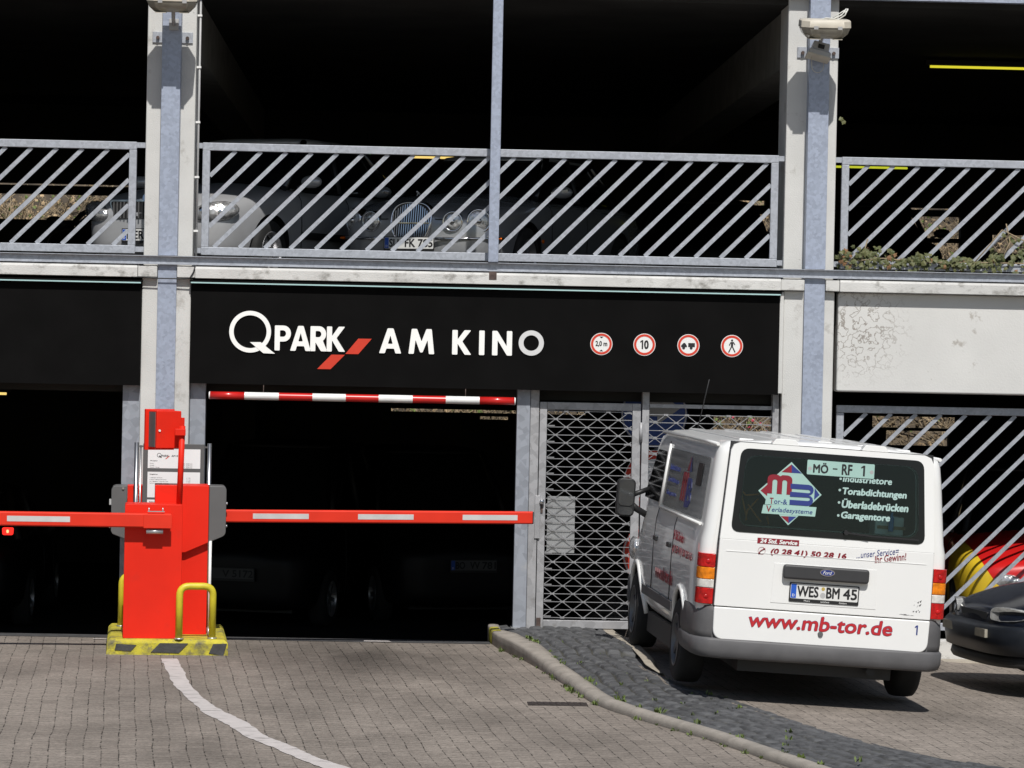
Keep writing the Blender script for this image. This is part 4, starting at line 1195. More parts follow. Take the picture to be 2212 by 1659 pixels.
r = empty('ticket_terminal', (-2.37, -0.3, IZ))
c = MB(); c.box(-2.47, -2.30, -0.42, -0.14, IZ, 1.40); c.build('housing', M_red, r, bevel=0.004)
g2 = None
poly = [(-2.472, 0.905), (-2.472, 1.398), (-2.575, 1.398), (-2.60, 1.388), (-2.615, 1.36), (-2.615, 0.985), (-2.60, 0.955), (-2.575, 0.945)]
c = MB(); c.prism(poly, lambda x, z, d: (x, -0.44 + d, z), 0.30); g2 = c.build('grey_cover', M_greycab, r, bevel=0.006)
for (x, z) in ((-2.51, 1.375), ):
    c = MB(); c.cyl((x, -0.442, z), (x, -0.452, z), 0.011, n=12); c.build('screw', M_chrome, g2)
c = MB(); c.box(-2.634, -2.6145, -0.40, -0.30, 1.22, 1.27); c.build('card_slot', M_greyplast, g2)
c = MB(); c.cyl((-2.6145, -0.38, 1.02), (-2.634, -0.38, 1.02), 0.016, n=12); c.build('button', M_chrome, g2)
tag(r, 'narrow red terminal with a grey front facing the left lane', 'ticket terminal')
# conduit beside the rear pedestal
r = MB(); r.tube([(-1.640, -1.44, 0.17), (-1.640, -1.44, 0.97)], 0.013); o = r.build('drain_pipe', M_whitep)
tag(o, 'thin white pipe on the right edge of the red cabinet', 'pipe')
c = MB(); c.cyl((-1.640, -1.44, 0.105), (-1.640, -1.44, 0.20), 0.017); c.build('pipe_sleeve', M_alu, o)

# information board on two stainless tubes
YF = -0.60
r = empty('information_board', (-2.02, YF, IZ))
for x in (at(295, 1000, YF).x, at(452, 1000, YF).x):
    c = MB(); c.tube([(x, YF - 0.03, IZ), (x, YF - 0.03, at(295, 955, YF).z)], 0.020, n=18); c.build('post', M_stainless, r)
c = MB(); c.tube([(at(304, 1000, YF).x, YF, IZ), (at(304, 1000, YF).x, YF, 1.78)], 0.008, n=10); c.build('rod', M_stainless, r)
bx0, bx1 = at(309, 1000, YF).x, at(441, 1000, YF).x
KZ = lambda z: 2.76 + (z - 2.76) * (30.2 + YF) / 29.2
KX = lambda x: bx0 + (x + 2.300) * (bx1 - bx0) / 0.572
c = MB(); c.box(bx0, bx1, YF - 0.005, YF + 0.025, 0.75, KZ(1.808)); c.build('frame', M_greyframe, r, bevel=0.003)
for (xa, xb) in ((bx0 - 0.04, bx0), (bx1, bx1 + 0.03)):
    c = MB(); c.box(xa, xb, YF - 0.01, YF + 0.01, KZ(1.775), KZ(1.79)); c.build('bracket', M_greyframe, r)
sheets = [(KZ(1.588), KZ(1.762)), (KZ(1.325), KZ(1.555)), (1.05, KZ(1.305))]
px0, px1 = KX(-2.255), KX(-1.765)
YB = YF - 0.0055
pages = []
for (z0, z1) in sheets:
    c = MB(); c.box(px0, px1, YB - 0.002, YB, z0, z1); pages.append(c.build('sheet', M_paper, r))
YT = YB - 0.0022
tx = lambda body, x, z, h, m=M_blackp, b=0.0, al='L': text('lettering', body, r, (KX(x), YT, KZ(z)), (1, 0, 0), (0, 0, 1), None, h, m, b, align=al, thick=0.0005)
c = MB(); c.ring((KX(-2.150), YT, KZ(1.705)), (1, 0, 0), (0, 0, 1), 0.016, 0.020, 0.0006, 32); c.bar((KX(-2.150), YT - 0.0009, KZ(1.700)), (KX(-2.128), YT - 0.0009, KZ(1.684)), 0.0006, 0.010); c.build('lettering', M_blackp, r)
tx('PARK', -2.127, 1.700, 0.019, b=0.03)
c = MB(); c.prism([(KX(a), KZ(b)) for a, b in [(-2.060, 1.700), (-2.048, 1.700), (-2.082, 1.672), (-2.094, 1.672)]], front_frame(YT), 0.0005); c.build('red_stripe', M_signred, r)
tx('AM KINO', -2.035, 1.700, 0.018, b=0.02)
tx('Öffnungszeiten', -2.232, 1.655, 0.012, b=0.015)
for k, (a, b) in enumerate((('Montag', '7.00 - 24.00 Uhr'), ('Dienstag', '7.00 - 24.00 Uhr'), ('Mittwoch - Sonntag', '7.00 - 24.00 Uhr'))):
    tx(a, -2.235, 1.630 - 0.017 * k, 0.010); tx(b, -1.935, 1.630 - 0.017 * k, 0.010)
tx('Parkgebühren', -2.235, 1.532, 0.012, b=0.015)
for k, (a, b) in enumerate((('1. angefangene 60 Minuten', '€  1,00'), ('je weitere angefangene 60 Minuten', '€  1,00'), ('max. Tagesgebühr / Verlorenes Ticket', '€  8,00'), ('Nachttarif pauschal (19.00 - 07.00 Uhr)', '€  3,00'))):
    tx(a, -2.235, 1.502 - 0.0165 * k, 0.010); tx(b, -1.890, 1.502 - 0.0165 * k, 0.010)
tx('Einfahrt', -2.235, 1.285, 0.012, b=0.015); tx('Stellplätze', -2.235, 1.262, 0.010)
tag(r, 'grey framed information board with white sheets between two stainless posts', 'information board')

# red signal box on a slim red pole
r = empty('signal_box', (-1.905, -1.68, 1.306))
c = MB(); c.tube([(-1.905, -1.68, 1.306), (-1.890, -1.68, 1.99)], 0.026, n=16); c.build('pole', M_red, r)
cx, cy = -2.015, -1.65
rot = radians(24)
def rb(x, y, z): return (cx + x * cos(rot) - y * sin(rot), cy + x * sin(rot) + y * cos(rot), z)
c = MB(); c.loft([[rb(x, y, z) for (x, y) in ((-0.112, -0.005), (0.125, -0.005), (0.125, 0.17), (-0.112, 0.17))] for z in (1.79, 2.118)]); bx = c.build('box', M_red, r, bevel=0.006)
c = MB(); c.loft([[rb(x, y, z) for (x, y) in ((-0.117, 0.02), (-0.1125, 0.02), (-0.1125, 0.15), (-0.117, 0.15))] for z in (1.80, 2.108)]); c.build('grey_seal', M_greycab, bx)
c = MB(); c.loft([[rb(x, y, z) for (x, y) in ((-0.14, 0.17), (0.14, 0.17), (0.14, 0.2), (-0.14, 0.2))] for z in (1.77, 2.13)]); c.build('lid', M_red, bx, bevel=0.004)
c = MB(); c.loft([[rb(x, y, z) for (x, y) in ((0.12, 0.0), (0.16, 0.0), (0.16, 0.06), (0.12, 0.06))] for z in (1.93, 2.06)]); c.build('pole_clamp', M_red, bx, bevel=0.004)
c = MB(); c.box(-1.955, -1.862, -1.73, -1.655, 1.905, 1.965); c.build('bracket', M_red, bx, bevel=0.006)
c = MB(); c.cyl(rb(-0.085, -0.005, 1.945), rb(-0.085, -0.014, 1.945), 0.010, n=14); c.build('lock_button', M_whitep, bx)
tag(r, 'red signal box turned aside on a slim red pole above the cabinets', 'signal box')

# the whole barrier group stands a few degrees askew to the facade, square to the paving
for nm, px, py in (('kerb_island', -1.97, -1.9), ('guard_hoop', -1.87, -1.9), ('guard_hoop.001', -2.47, -0.75), ('barrier_gate', -2.1, -1.87), ('barrier_gate.001', -1.8, -1.46),
                   ('ticket_terminal', -2.5, -0.35), ('drain_pipe', -1.64, -1.44), ('information_board', -2.02, -0.6), ('signal_box', -1.9, -1.68)):
    o = bpy.data.objects[nm]; a = radians(4.6)
    d = Vector((o.location.x - px, o.location.y - py, 0)); d.rotate(Euler((0, 0, a)))
    o.location = (px + d.x, py + d.y, o.location.z); o.rotation_euler.z = a
# ------------------------------------------------------------------ floodlights on the columns
def floodlight(xc, zb, yc, label, tilt):
    r = empty('floodlight', (xc, yc, zb))
    rt = Matrix.Rotation(radians(tilt), 3, 'X')
    P = lambda x, y, z: Vector((xc, yc, zb)) + rt @ Vector((x, y, z))
    def rr(hx, hy, z, ch):
        return [P(x, y, z) for x, y in ((-hx + ch, -hy), (hx - ch, -hy), (hx, -hy + ch), (hx, hy - ch), (hx - ch, hy), (-hx + ch, hy), (-hx, hy - ch), (-hx, -hy + ch))]
    c = MB(); c.loft([rr(0.230, 0.180, 0.088, 0.07), rr(0.227, 0.178, 0.150, 0.075), rr(0.214, 0.166, 0.164, 0.075)]); hb = c.build('housing', M_lampbody, r, bevel=0.005)
    c = MB(); c.loft([rr(0.160, 0.11, -0.012, 0.07), rr(0.205, 0.155, 0.035, 0.065), rr(0.226, 0.174, 0.0865, 0.068)]); gl = c.build('lamp_glass', M_lampglass, r, bevel=0.008)
    for (xa, xb) in ((-0.15, -0.05), (0.07, 0.15)):
        c = MB(); c.loft([[P(x, y, z) for (x, y) in ((xa, -0.14), (xb, -0.14), (xb, 0.10), (xa, 0.10))] for z in (-0.018, -0.0125)]); c.build('reflector_band', M_lampbody, gl)
    for xx in (-0.1, 0.12):
        c = MB(); c.loft([[P(xx + dx, y, z) for (dx, y) in ((-0.02, -0.186), (0.02, -0.186), (0.02, -0.17), (-0.02, -0.17))] for z in (0.075, 0.105)]); c.build('latch', M_greyplast, hb)
    c = MB(); c.tube([P(0, 0.10, 0.02), Vector((xc - 0.01, -0.25, zb - 0.05)), Vector((xc - 0.01, -0.155, zb - 0.10))], 0.018, n=10); c.build('bracket_arm', M_greyplast, r)
    c = MB(); c.box(xc - 0.055, xc + 0.035, -0.17, -0.1515, zb - 0.145, zb - 0.04); c.build('mount', M_greyplast, r, bevel=0.004)
    tag(r, label, 'floodlight')
    return r, P
fr_, P = floodlight(3.840, 5.645, -0.52, 'beige floodlight with loose wires on the right column', 8)
floodlight(-2.130, 5.745, -0.52, 'beige floodlight at the top of the left column, cut off above', 8)
c = MB()
for dx, dz, ex in ((-0.02, 0.0, 0.0), (0.015, -0.01, 0.03)):
    c.tube([P(-0.05 + dx, 0.0, 0.15), P(0.03 + dx, -0.02, 0.175 + dz), P(0.10 + dx, -0.03, 0.17 + dz), P(0.15 + ex, -0.03, 0.205), P(0.19 + ex * 0.5, -0.03, 0.265)], 0.006, n=8)
    c.tube([P(0.06 + dx, 0.0, 0.150), P(0.12 + dx, -0.02, 0.20), P(0.175 + ex, -0.03, 0.25)], 0.005, n=8)
c.build('wires', M_cable, fr_)
r = empty('motion_sensor', (3.82, -0.3, 5.45))
rt = Matrix.Rotation(radians(14), 3, 'Y') @ Matrix.Rotation(radians(-12), 3, 'X')
S = lambda x, y, z: Vector((3.825, -0.30, 5.53)) + rt @ Vector((x, y, z))
sr = lambda hx, hy, z: [S(-hx, -hy, z), S(hx, -hy, z), S(hx, hy, z), S(-hx, hy, z)]
c = MB(); c.loft([sr(0.105, 0.085, -0.055), sr(0.105, 0.085, -0.015), sr(0.08, 0.07, 0.0), sr(0.075, 0.065, 0.075)]); sb = c.build('case', M_greyplast, r, bevel=0.006)
c = MB(); c.loft([sr(0.11, 0.09, -0.066), sr(0.11, 0.09, -0.0555)]); c.build('lid', M_lampbody, sb)
c = MB(); c.loft([[S(x, -0.0735, z) for x, z in ((-0.03, 0.01), (0.03, 0.01), (0.03, 0.05), (-0.03, 0.05))], [S(x, -0.0665, z) for x, z in ((-0.03, 0.01), (0.03, 0.01), (0.03, 0.05), (-0.03, 0.05))]]); c.build('window', M_black, sb)
c = MB(); c.tube([(3.83, -0.3, 5.60), (3.83, -0.155, 5.62)], 0.014); c.build('bracket', M_greyplast, r)
c = MB(); pts = [S(-0.06, 0.0, -0.06)] + [Vector((3.765 + 0.055 - 0.055 * cos(t), -0.25, 5.40 - 0.06 * sin(t))) for t in [pi * k / 10 for k in range(11)]] + [Vector((3.875, -0.24, 5.46))]
c.tube(pts, 0.003, n=6); c.build('cable_loop', M_lampbody, r)
tag(r, 'small grey sensor box hanging tilted below the right floodlight', 'sensor')

# ------------------------------------------------------------------ ivy on the right railing
r = empty('ivy', (5.0, -0.02, 3.6))
ri = random.Random(21)
def leaf(c, p, n, s, a):
    n = Vector(n).normalized(); t = n.orthogonal().normalized(); b = n.cross(t)
    t, b = t * cos(a) + b * sin(a), b * cos(a) - t * sin(a)
    sh = [(0, -0.5), (0.42, -0.42), (0.36, 0.0), (0.52, 0.12), (0.2, 0.22), (0, 0.62), (-0.2, 0.22), (-0.52, 0.12), (-0.36, 0.0), (-0.42, -0.42)]
    ctr = Vector(p) + n * s * 0.12
    vs = [Vector(p) + t * (x * s) + b * (y * s) for x, y in sh] + [ctr]
    k = len(sh)
    c.add(vs, [(i, (i + 1) % k, k) for i in range(k)])
def ivy_h(x):      # height of the mat above the bottom rail
    return 0.04 + 0.15 * math.exp(-((x - 4.36) / 0.22) ** 2) + 0.05 * math.exp(-((x - 4.9) / 0.3) ** 2) + 0.30 * math.exp(-((x - 5.72) / 0.17) ** 2) + 0.04 * sin(x * 17)
cg, cd, cs = MB(), MB(), MB()
for _ in range(820):
    x = ri.uniform(4.09, 6.3); h = ivy_h(x)
    z = 3.585 + h * ri.uniform(-0.35, 1.0) ** 1 if ri.random() < 0.8 else 3.58 + ri.uniform(-0.10, 0.05)
    if z > 3.72 and ri.random() < 0.45: continue
    y = ri.uniform(-0.05, 0.16)
    leaf(cg if ri.random() < 0.95 else cd, (x, y, z), (ri.uniform(-0.6, 0.6), -1, ri.uniform(-0.2, 1.0)), ri.uniform(0.035, 0.062), ri.uniform(0, 6.28))
for (pts) in ([(4.15, 0.0, 3.60), (4.5, -0.01, 3.64), (4.9, 0.0, 3.61), (5.4, 0.0, 3.62), (6.2, 0.02, 3.62)], [(5.35, 0.0, 3.60), (5.5, 0.01, 3.78), (5.62, 0.0, 3.93), (5.75, 0.0, 3.87), (5.9, 0.0, 3.80)], [(5.6, 0.02, 3.6), (5.7, 0.02, 3.82), (5.66, 0.02, 3.99)], [(4.3, 0.02, 3.6), (4.36, 0.02, 3.82)]):
    cs.tube(pts, 0.006, n=6)
for p in ((4.082, -0.03, 4.93), (4.10, -0.03, 4.90)):
    leaf(cg, p, (0.1, -1, 0.4), 0.05, ri.uniform(0, 6))
cg.build('leaves', M_leafgreen, r, fixn=False); cd.build('withered_leaves', M_leafdead, r, fixn=False); cs.build('stems', M_twig, r)
tag(r, 'ivy creeping along the bottom of the right railing', 'ivy')

# ------------------------------------------------------------------ fluorescent lamps inside
def tube_lamp(x0, x1, Y, z, m, label):
    r = empty('fluorescent_lamp', ((x0 + x1) / 2, Y, z))
    c = MB(); c.tube([(x0, Y, z), (x1, Y, z)], 0.014, n=10); c.build('tube', m, r)
    c = MB(); c.box(x0 - 0.05, x1 + 0.05, Y - 0.03, Y + 0.05, z + 0.02, z + 0.07); c.build('fitting', M_dark_in, r)
    tag(r, label, 'lamp')
M_ey = emit('lamp_yellow', (0.95, 0.86, 0.05), 0.75)
M_eo = emit('lamp_warm', (1.0, 0.72, 0.22), 1.0)
M_eg = emit('lamp_green', (0.05, 0.30, 0.08), 0.5)
tube_lamp(5.72, 6.9, 5.0, 5.888, M_ey, 'yellow glowing tube lamp under the ceiling at top right')
a = at(889, 339.5, 9); b = at(982, 341, 9)
tube_lamp(a.x, b.x, 9, (a.z + b.z) / 2 , M_eo, 'warm glowing tube lamp behind the grey cars')
a = at(722, 332, 9.5); b = at(800, 333.5, 9.5)
tube_lamp(a.x, b.x, 9.5, (a.z + b.z) / 2, M_eg, 'dim green tube lamp above the silver car')
a = at(1790, 360, 10.2); b = at(1960, 363, 10.2)
tube_lamp(a.x, b.x, 10.2, (a.z + b.z) / 2, emit('lamp_lime', (0.75, 0.8, 0.05), 0.7), 'thin lime tube lamp just under the right top rail')
a = at(-60, 849, 6); b = at(14, 850.5, 6)
tube_lamp(a.x, b.x, 6, a.z, M_eo, 'warm tube lamp at the far left of the lower deck')
# ------------------------------------------------------------------ number plates (shared by all vehicles)
def number_plate(parent, c, ex, ey, writing, frame=True, w=0.52, h=0.11, band=True, wtxt=None, m_plate=None, name='number_plate'):
    c = Vector(c); ex = Vector(ex).normalized(); ey = Vector(ey).normalized(); ez = ex.cross(ey)
    fr = lambda x, y, d: c + ex * x + ey * y + ez * d
    b = MB(); b.prism(rounded(-w / 2, w / 2, -h / 2, h / 2, 0.008, 3), fr, 0.006); pl = b.build(name, m_plate or M_plate, parent)
    if frame:
        b = MB(); b.prism(rounded(-w / 2 - 0.009, w / 2 + 0.009, -h / 2 - 0.026, h / 2 + 0.008, 0.008, 3), fr, 0.004); b.build('plate_frame', M_black, pl)
    x0 = -w / 2
    if band:
        b = MB(); b.prism([(-w / 2 + 0.003, -h / 2 + 0.003), (-w / 2 + 0.045, -h / 2 + 0.003), (-w / 2 + 0.045, h / 2 - 0.003), (-w / 2 + 0.003, h / 2 - 0.003)], lambda x, y, d: fr(x, y, 0.0061 + d), 0.0008); b.build('blue_band', M_blueband, pl)
        text('lettering', 'D', pl, fr(-w / 2 + 0.024, -h / 2 + 0.024, 0.0070), ex, ey, None, 0.020, M_whitep, 0.02, thick=0.0005)
        x0 = -w / 2 + 0.05
    for (body, a, bb) in writing:
        thin = body == '-'
        if body == '1':
            capitals('lettering', '1', pl, fr(x0 + (w / 2 - 0.006 - x0) * (a + bb) / 2, 0, 0.0062), (w / 2 - 0.006 - x0) * (bb - a) * 0.75, h * 0.74, M_blackp, thick=0.0008, ex=ex, ey=ey); continue
        text('lettering', body, pl, fr(x0 + (w / 2 - 0.006 - x0) * (a + bb) / 2, 0, 0.0062), ex, ey, (w / 2 - 0.006 - x0) * (bb - a), h * (0.08 if body == '-' else 0.74), M_blackp, 0.012 if thin else 0.034, thick=0.0008)
    return pl, fr

def wheel(parent, c, axis, R, W, rim_m, spokes=5, name='wheel'):
    c = Vector(c); ax = Vector(axis).normalized()          # axis points outwards
    b = MB()
    b.lathe([(R * 0.62, -W / 2), (R * 0.90, -W / 2), (R * 0.975, -W * 0.42), (R, -W * 0.25), (R, W * 0.25), (R * 0.975, W * 0.42), (R * 0.90, W / 2), (R * 0.62, W / 2 - 0.005)], c, ax, 40)
    ty = b.build('tyre', M_tyre, parent)
    b = MB()
    b.lathe([(R * 0.625, -W / 2 + 0.01), (R * 0.60, W / 2 - 0.01), (R * 0.64, W / 2 + 0.002), (R * 0.60, W / 2 + 0.004), (R * 0.54, W / 2 - 0.05), (R * 0.50, W / 2 - 0.07)], c, ax, 40)
    b.cyl(c + ax * (W / 2 - 0.09), c + ax * (W / 2 - 0.085), R * 0.55, n=32)
    b.cyl(c + ax * (W / 2 - 0.085), c + ax * (W / 2 - 0.02), R * 0.16, R * 0.13, n=20)
    a = ax.orthogonal().normalized(); q = ax.cross(a)
    for k in range(spokes):
        t = 2 * pi * k / spokes + 0.3
        d = a * cos(t) + q * sin(t)
        b.bar(c + d * R * 0.12 + ax * (W / 2 - 0.035), c + d * R * 0.58 + ax * (W / 2 - 0.03), R * 0.17, 0.03, up=ax)
    b.build('rim', rim_m, ty, bevel=0.004)
    return ty

# ------------------------------------------------------------------ white van
VD = 25.0
vo = ray(1758, 1518); vp = CAM + vo * (VD / FPX)
VAN = empty('white_van', (vp.x, vp.y, vp.z), (0, radians(3.1), radians(2.5)), local=True)
tag(VAN, 'white delivery van with company lettering on its tailgate parked in front of the grille', 'van')
def VL(u, v):
    t = radians(4.1); dx, dy = u - 1758, v - 1518
    return ((dx * cos(t) + dy * sin(t)) / 280, (dx * sin(t) - dy * cos(t)) / 280)
yr = lambda z: max(0.0, z - 1.22) * 0.075            # the tail leans forward above the belt
HALF = [(0.0, 0.36), (0.55, 0.36), (0.86, 0.38), (0.935, 0.46), (0.962, 0.66), (0.968, 0.95), (0.958, 1.20), (0.940, 1.28), (0.898, 1.72), (0.878, 1.87), (0.858, 1.925), (0.80, 1.965), (0.42, 1.995), (0.0, 2.003)]
ztop_v = lambda y: interp(y, [0, 3.3, 3.62, 3.75, 4.32, 4.45, 4.83], [2.003, 2.0, 1.97, 1.90, 1.18, 1.10, 0.80])
def van_ring(y, inset=0.0):
    zt = ztop_v(y); k = (zt - 0.36) / (2.003 - 0.36)
    wk = 1.0 if y < 4.2 else 1 - 0.20 * ((y - 4.2) / 0.63) ** 2
    pts = []
    for x, z in HALF:
        zz = 0.36 + (z - 0.36) * k if k < 0.999 else z
        if k < 0.999 and z <= 0.95 * k: zz = z
        xx = max(0.0, x * wk - inset * (1 if x > 0.5 else 0))
        zz2 = zz - (inset * 0.6 if z > 1.9 else 0)
        pts.append(Vector((xx, y + (yr(zz2) if y < 1.0 else 0) * max(0, 1 - y), zz2)))
    left = [Vector((-p.x, p.y, p.z)) for p in pts[1:-1]][::-1]
    return pts + left
b = MB()
st = [(0.0, 0.075), (0.012, 0.045), (0.035, 0.02), (0.075, 0.004), (0.12, 0.0), (0.5, 0), (1.1, 0), (1.8, 0), (2.6, 0), (3.3, 0), (3.62, 0), (3.75, 0), (4.0, 0), (4.32, 0), (4.45, 0), (4.65, 0), (4.80, 0.02), (4.83, 0.06)]
b.loft([van_ring(y, i) for y, i in st], 0, True, True)
body = b.build('body', M_vanwhite, VAN)
RW, YRW, YFW = 0.335, 1.00, 3.93
arch = []
for s in (-1, 1):
    for yy in (YRW, YFW):
        a = MB(); a.cyl((s * 0.62, yy, 0.335), (s * 1.2, yy, 0.335), 0.415, n=40); arch.append(a)
cav = MB(); cav.loft([[(s_x * 0.80, y, z) for s_x, z in ((-1, 0.80), (1, 0.80), (1, 1.26), (0.93, 1.86), (-0.93, 1.86), (-1, 1.26))] for y in (0.10, 2.6)])
win = MB(); win.prism(round_poly([(-0.700, 1.330), (0.700, 1.330), (0.665, 1.868), (-0.665, 1.868)], 0.10), lambda x, z, d: (x, -0.2 + d, z), 0.5)
cut(body, arch + [cav, win])
for p_ in body.data.polygons: p_.use_smooth = True
md = body.modifiers.new('edge', 'EDGE_SPLIT'); md.split_angle = radians(38)
ORG[body.name] = Vector((0, 0, 0))
b = MB()
b.box(-0.60, 0.60, 0.10, 4.6, 0.20, 0.362); b.box(-0.90, -0.601, 1.46, 3.45, 0.19, 0.362); b.box(0.601, 0.90, 1.46, 3.45, 0.19, 0.362)  # underbody shaped low and wide to keep light off the ground below
for yy in (YRW, YFW): b.cyl((-0.80, yy, 0.30), (0.80, yy, 0.30), 0.05, n=14)
b.cyl((0.42, -0.02, 0.27), (0.42, 0.8, 0.27), 0.035, n=14)
b.build('underbody', M_black, VAN)
for s, yy in ((-1, YRW), (1, YRW), (-1, YFW), (1, YFW)):
    w_ = wheel(VAN, (s * 0.872, yy, RW), (s, 0, 0), RW, 0.21, M_rimdark, 6)
    w_.name = 'wheel'
# wheel arch lips
for s in (-1, 1):
    for yy in (YRW, YFW):
        b = MB(); pts = []
        for k in range(17):
            a = pi * k / 16; z = 0.335 + 0.425 * sin(a); y = yy + 0.425 * cos(a)
            x = interp(z, [0.36, 0.46, 0.66, 0.95], [0.90, 0.935, 0.962, 0.968])
            pts.append((s * (x + 0.004), y, z))
        b.tube(pts, 0.022, n=8); b.build('arch_lip', M_vanwhite, VAN)
# panels of the tail: f(X, Z, d) pushes towards the viewer
def tail(off):
    return lambda x, z, d: (x, yr(z) - off - d, z)
SEAM = 0.698
TW = lambda z: interp(z, [0.45, 0.70, 1.22, 1.98], [0.838, 0.842, 0.835, 0.785])
low = [p for p in round_poly([(-TW(SEAM), SEAM - 0.004), (-0.836, 0.445), (0.836, 0.445), (TW(SEAM), SEAM - 0.004)], 0.085, 8) if p[1] < SEAM - 0.09] ; low = [(-TW(SEAM), SEAM - 0.004)] + low + [(TW(SEAM), SEAM - 0.004)]
b = MB(); b.prism(low, tail(0.035), 0.045); tg = b.build('tailgate', M_vanwhite, VAN, bevel=0.010, seg=3)
mid_ = [(-TW(SEAM), SEAM + 0.003), (TW(SEAM), SEAM + 0.003), (TW(1.22), 1.22), (-TW(1.22), 1.22)]
b = MB(); b.prism(mid_, tail(0.035), 0.040); b.build('gate_panel', M_vanwhite, tg, bevel=0.006)
up_ = [(-TW(1.22), 1.2205), (TW(1.22), 1.2205)] + [(TW(1.9), 1.90), (0.77, 1.945), (0.72, 1.965), (-0.72, 1.965), (-0.77, 1.945), (-TW(1.9), 1.90)]
b = MB(); b.prism(up_, tail(0.035), 0.040); gp = b.build('gate_panel', M_vanwhite, tg)
winc = lambda: MB().prism(round_poly([(-0.700, 1.330), (0.700, 1.330), (0.665, 1.868), (-0.665, 1.868)], 0.10), lambda x, z, d: (x, -0.3 + d, z), 0.9)
cut(gp, [winc()])
b = MB(); b.prism([(-0.41, 0.755), (0.41, 0.755), (0.40, 1.06), (-0.40, 1.06)], tail(0.0752), 0.003); b.build('plate_recess', M_vanwhite, tg, bevel=0.003)
b = MB()
for z in (1.125,):
    b.prism([(-0.78, z), (0.78, z), (0.78, z + 0.006), (-0.78, z + 0.006)], tail(0.0752), 0.003)
b.build('crease', M_vanwhite, tg, bevel=0.002)
b = MB(); b.prism([(-TW(0.6) - 0.008, 0.44), (TW(0.6) + 0.008, 0.44), (TW(1.22) + 0.008, 1.22), (-TW(1.22) - 0.008, 1.22)], tail(0.028), 0.006)
b.build('gate_seal', M_black, tg)
b = MB(); b.prism([(-TW(1.22) - 0.008, 1.2201), (TW(1.22) + 0.008, 1.2201), (0.793, 1.97), (-0.793, 1.97)], tail(0.028), 0.006); gs_ = b.build('gate_seal', M_black, tg); cut(gs_, [winc()])
# rear window with black border, decals, wiper
WIN = round_poly([(-0.757, 1.278), (0.757, 1.278), (0.713, 1.922), (-0.713, 1.922)], 0.07)
WIN2 = round_poly([(-0.700, 1.330), (0.700, 1.330), (0.665, 1.868), (-0.665, 1.868)], 0.10)
b = MB(); b.prism(WIN, tail(0.0755), 0.004); rw_ = b.build('rear_window', M_frit, tg); cut(rw_, [winc()])
b = MB(); b.prism(round_poly([(-0.705, 1.325), (0.705, 1.325), (0.670, 1.873), (-0.670, 1.873)], 0.10), tail(0.0797), 0.0012); b.build('pane', M_vanglass, rw_)
def tt(body, x0, x1, z0, z1, m, parent=tg, off=0.0785, bold=0.02, shear=0.0, tilt=0.0, th=0.001):
    """tail writing inside the box x0..x1, z0..z1"""
    zc = (z0 + z1) / 2; xc = (x0 + x1) / 2
    e1 = Vector((cos(tilt), 0, sin(tilt)))
    up = Vector((0, yr(zc + 0.05) - yr(zc - 0.05), 0.1)).normalized()
    e2 = (up - e1 * up.dot(e1)).normalized()
    return text('lettering', body, parent, (xc, yr(zc) - off, zc), e1, e2, x1 - x0, z1 - z0, m, bold, shear, thick=th)
def VB(c0, c1):        # two picture corners in 1733 px wide tail view -> local box
    f = lambda c: VL((1950 + c[0] / 2.4757) / 1.273, (1180 + c[1] / 2.4757) / 1.273)
    return f(c0), f(c1)
def vc(x, y): return VL((1950 + x / 2.4757) / 1.273, (1180 + y / 2.4757) / 1.273)
# emblem on the glass
gx_, gz_ = vc(537, 437)
GO = 0.0815
b = MB()
dia = [vc(548, 222), vc(752, 445), vc(520, 650), vc(318, 415)]
b.prism(dia, tail(GO), 0.0010); b.build('emblem_ground', M_deccyan, rw_)
def shrink(p, q, r_, k=0.86):
    cx = sum(a[0] for a in (p, q, r_)) / 3; cz = sum(a[1] for a in (p, q, r_)) / 3
    return [(cx + (a[0] - cx) * k, cz + (a[1] - cz) * k) for a in (p, q, r_)]
for tri, m in ((((548, 238), (478, 290), (548, 296)), M_decred), (((548, 238), (548, 296), (618, 300)), M_decblue), (((333, 415), (383, 372), (378, 452)), M_decred),
               (((738, 445), (705, 398), (700, 478)), M_decblue), (((523, 636), (470, 588), (523, 590)), M_decred), (((523, 636), (523, 590), (578, 592)), M_decblue)):
    b = MB(); b.prism([vc(*p) for p in tri], tail(GO + 0.0011), 0.001); b.build('emblem_corner', m, rw_)
def mshape(x0, x1, z0, z1, n, sw):
    """letter m of n legs with round shoulders as polygons without overlaps"""
    out = []; w = (x1 - x0 - sw) / (n - 1)
    return out
# heavy m: outline polygon
def big_m(cx0, cx1, zt, zb, sw):
    legs = [cx0, (cx0 + cx1 - sw) / 2, cx1 - sw]; r = sw
    pts = [(cx0, zb), (cx0, zt - r * 0.9)]
    for k in range(1, 7): a = pi - (pi / 2) * k / 6; pts.append((cx0 + r + r * cos(a), zt - r * 0.9 + r * 0.9 * sin(a)))
    xm = (cx0 + cx1) / 2
    pts += [(xm - sw * 0.45, zt), (xm, zt - 0.010), (xm + sw * 0.45, zt)]
    for k in range(0, 7): a = (pi / 2) * (1 - k / 6); pts.append((cx1 - r + r * cos(a), zt - r * 0.9 + r * 0.9 * sin(a)))
    pts += [(cx1, zb), (cx1 - sw, zb), (cx1 - sw, zt - sw * 1.2), (cx1 - sw - 0.010, zt - sw * 0.95), (xm + sw / 2 + 0.008, zt - sw * 0.95), (xm + sw / 2, zt - sw * 1.2), (xm + sw / 2, zb), (xm - sw / 2, zb), (xm - sw / 2, zt - sw * 1.2), (xm - sw / 2 - 0.008, zt - sw * 0.95), (cx0 + sw + 0.010, zt - sw * 0.95), (cx0 + sw, zt - sw * 1.2), (cx0 + sw, zb)]
    return pts
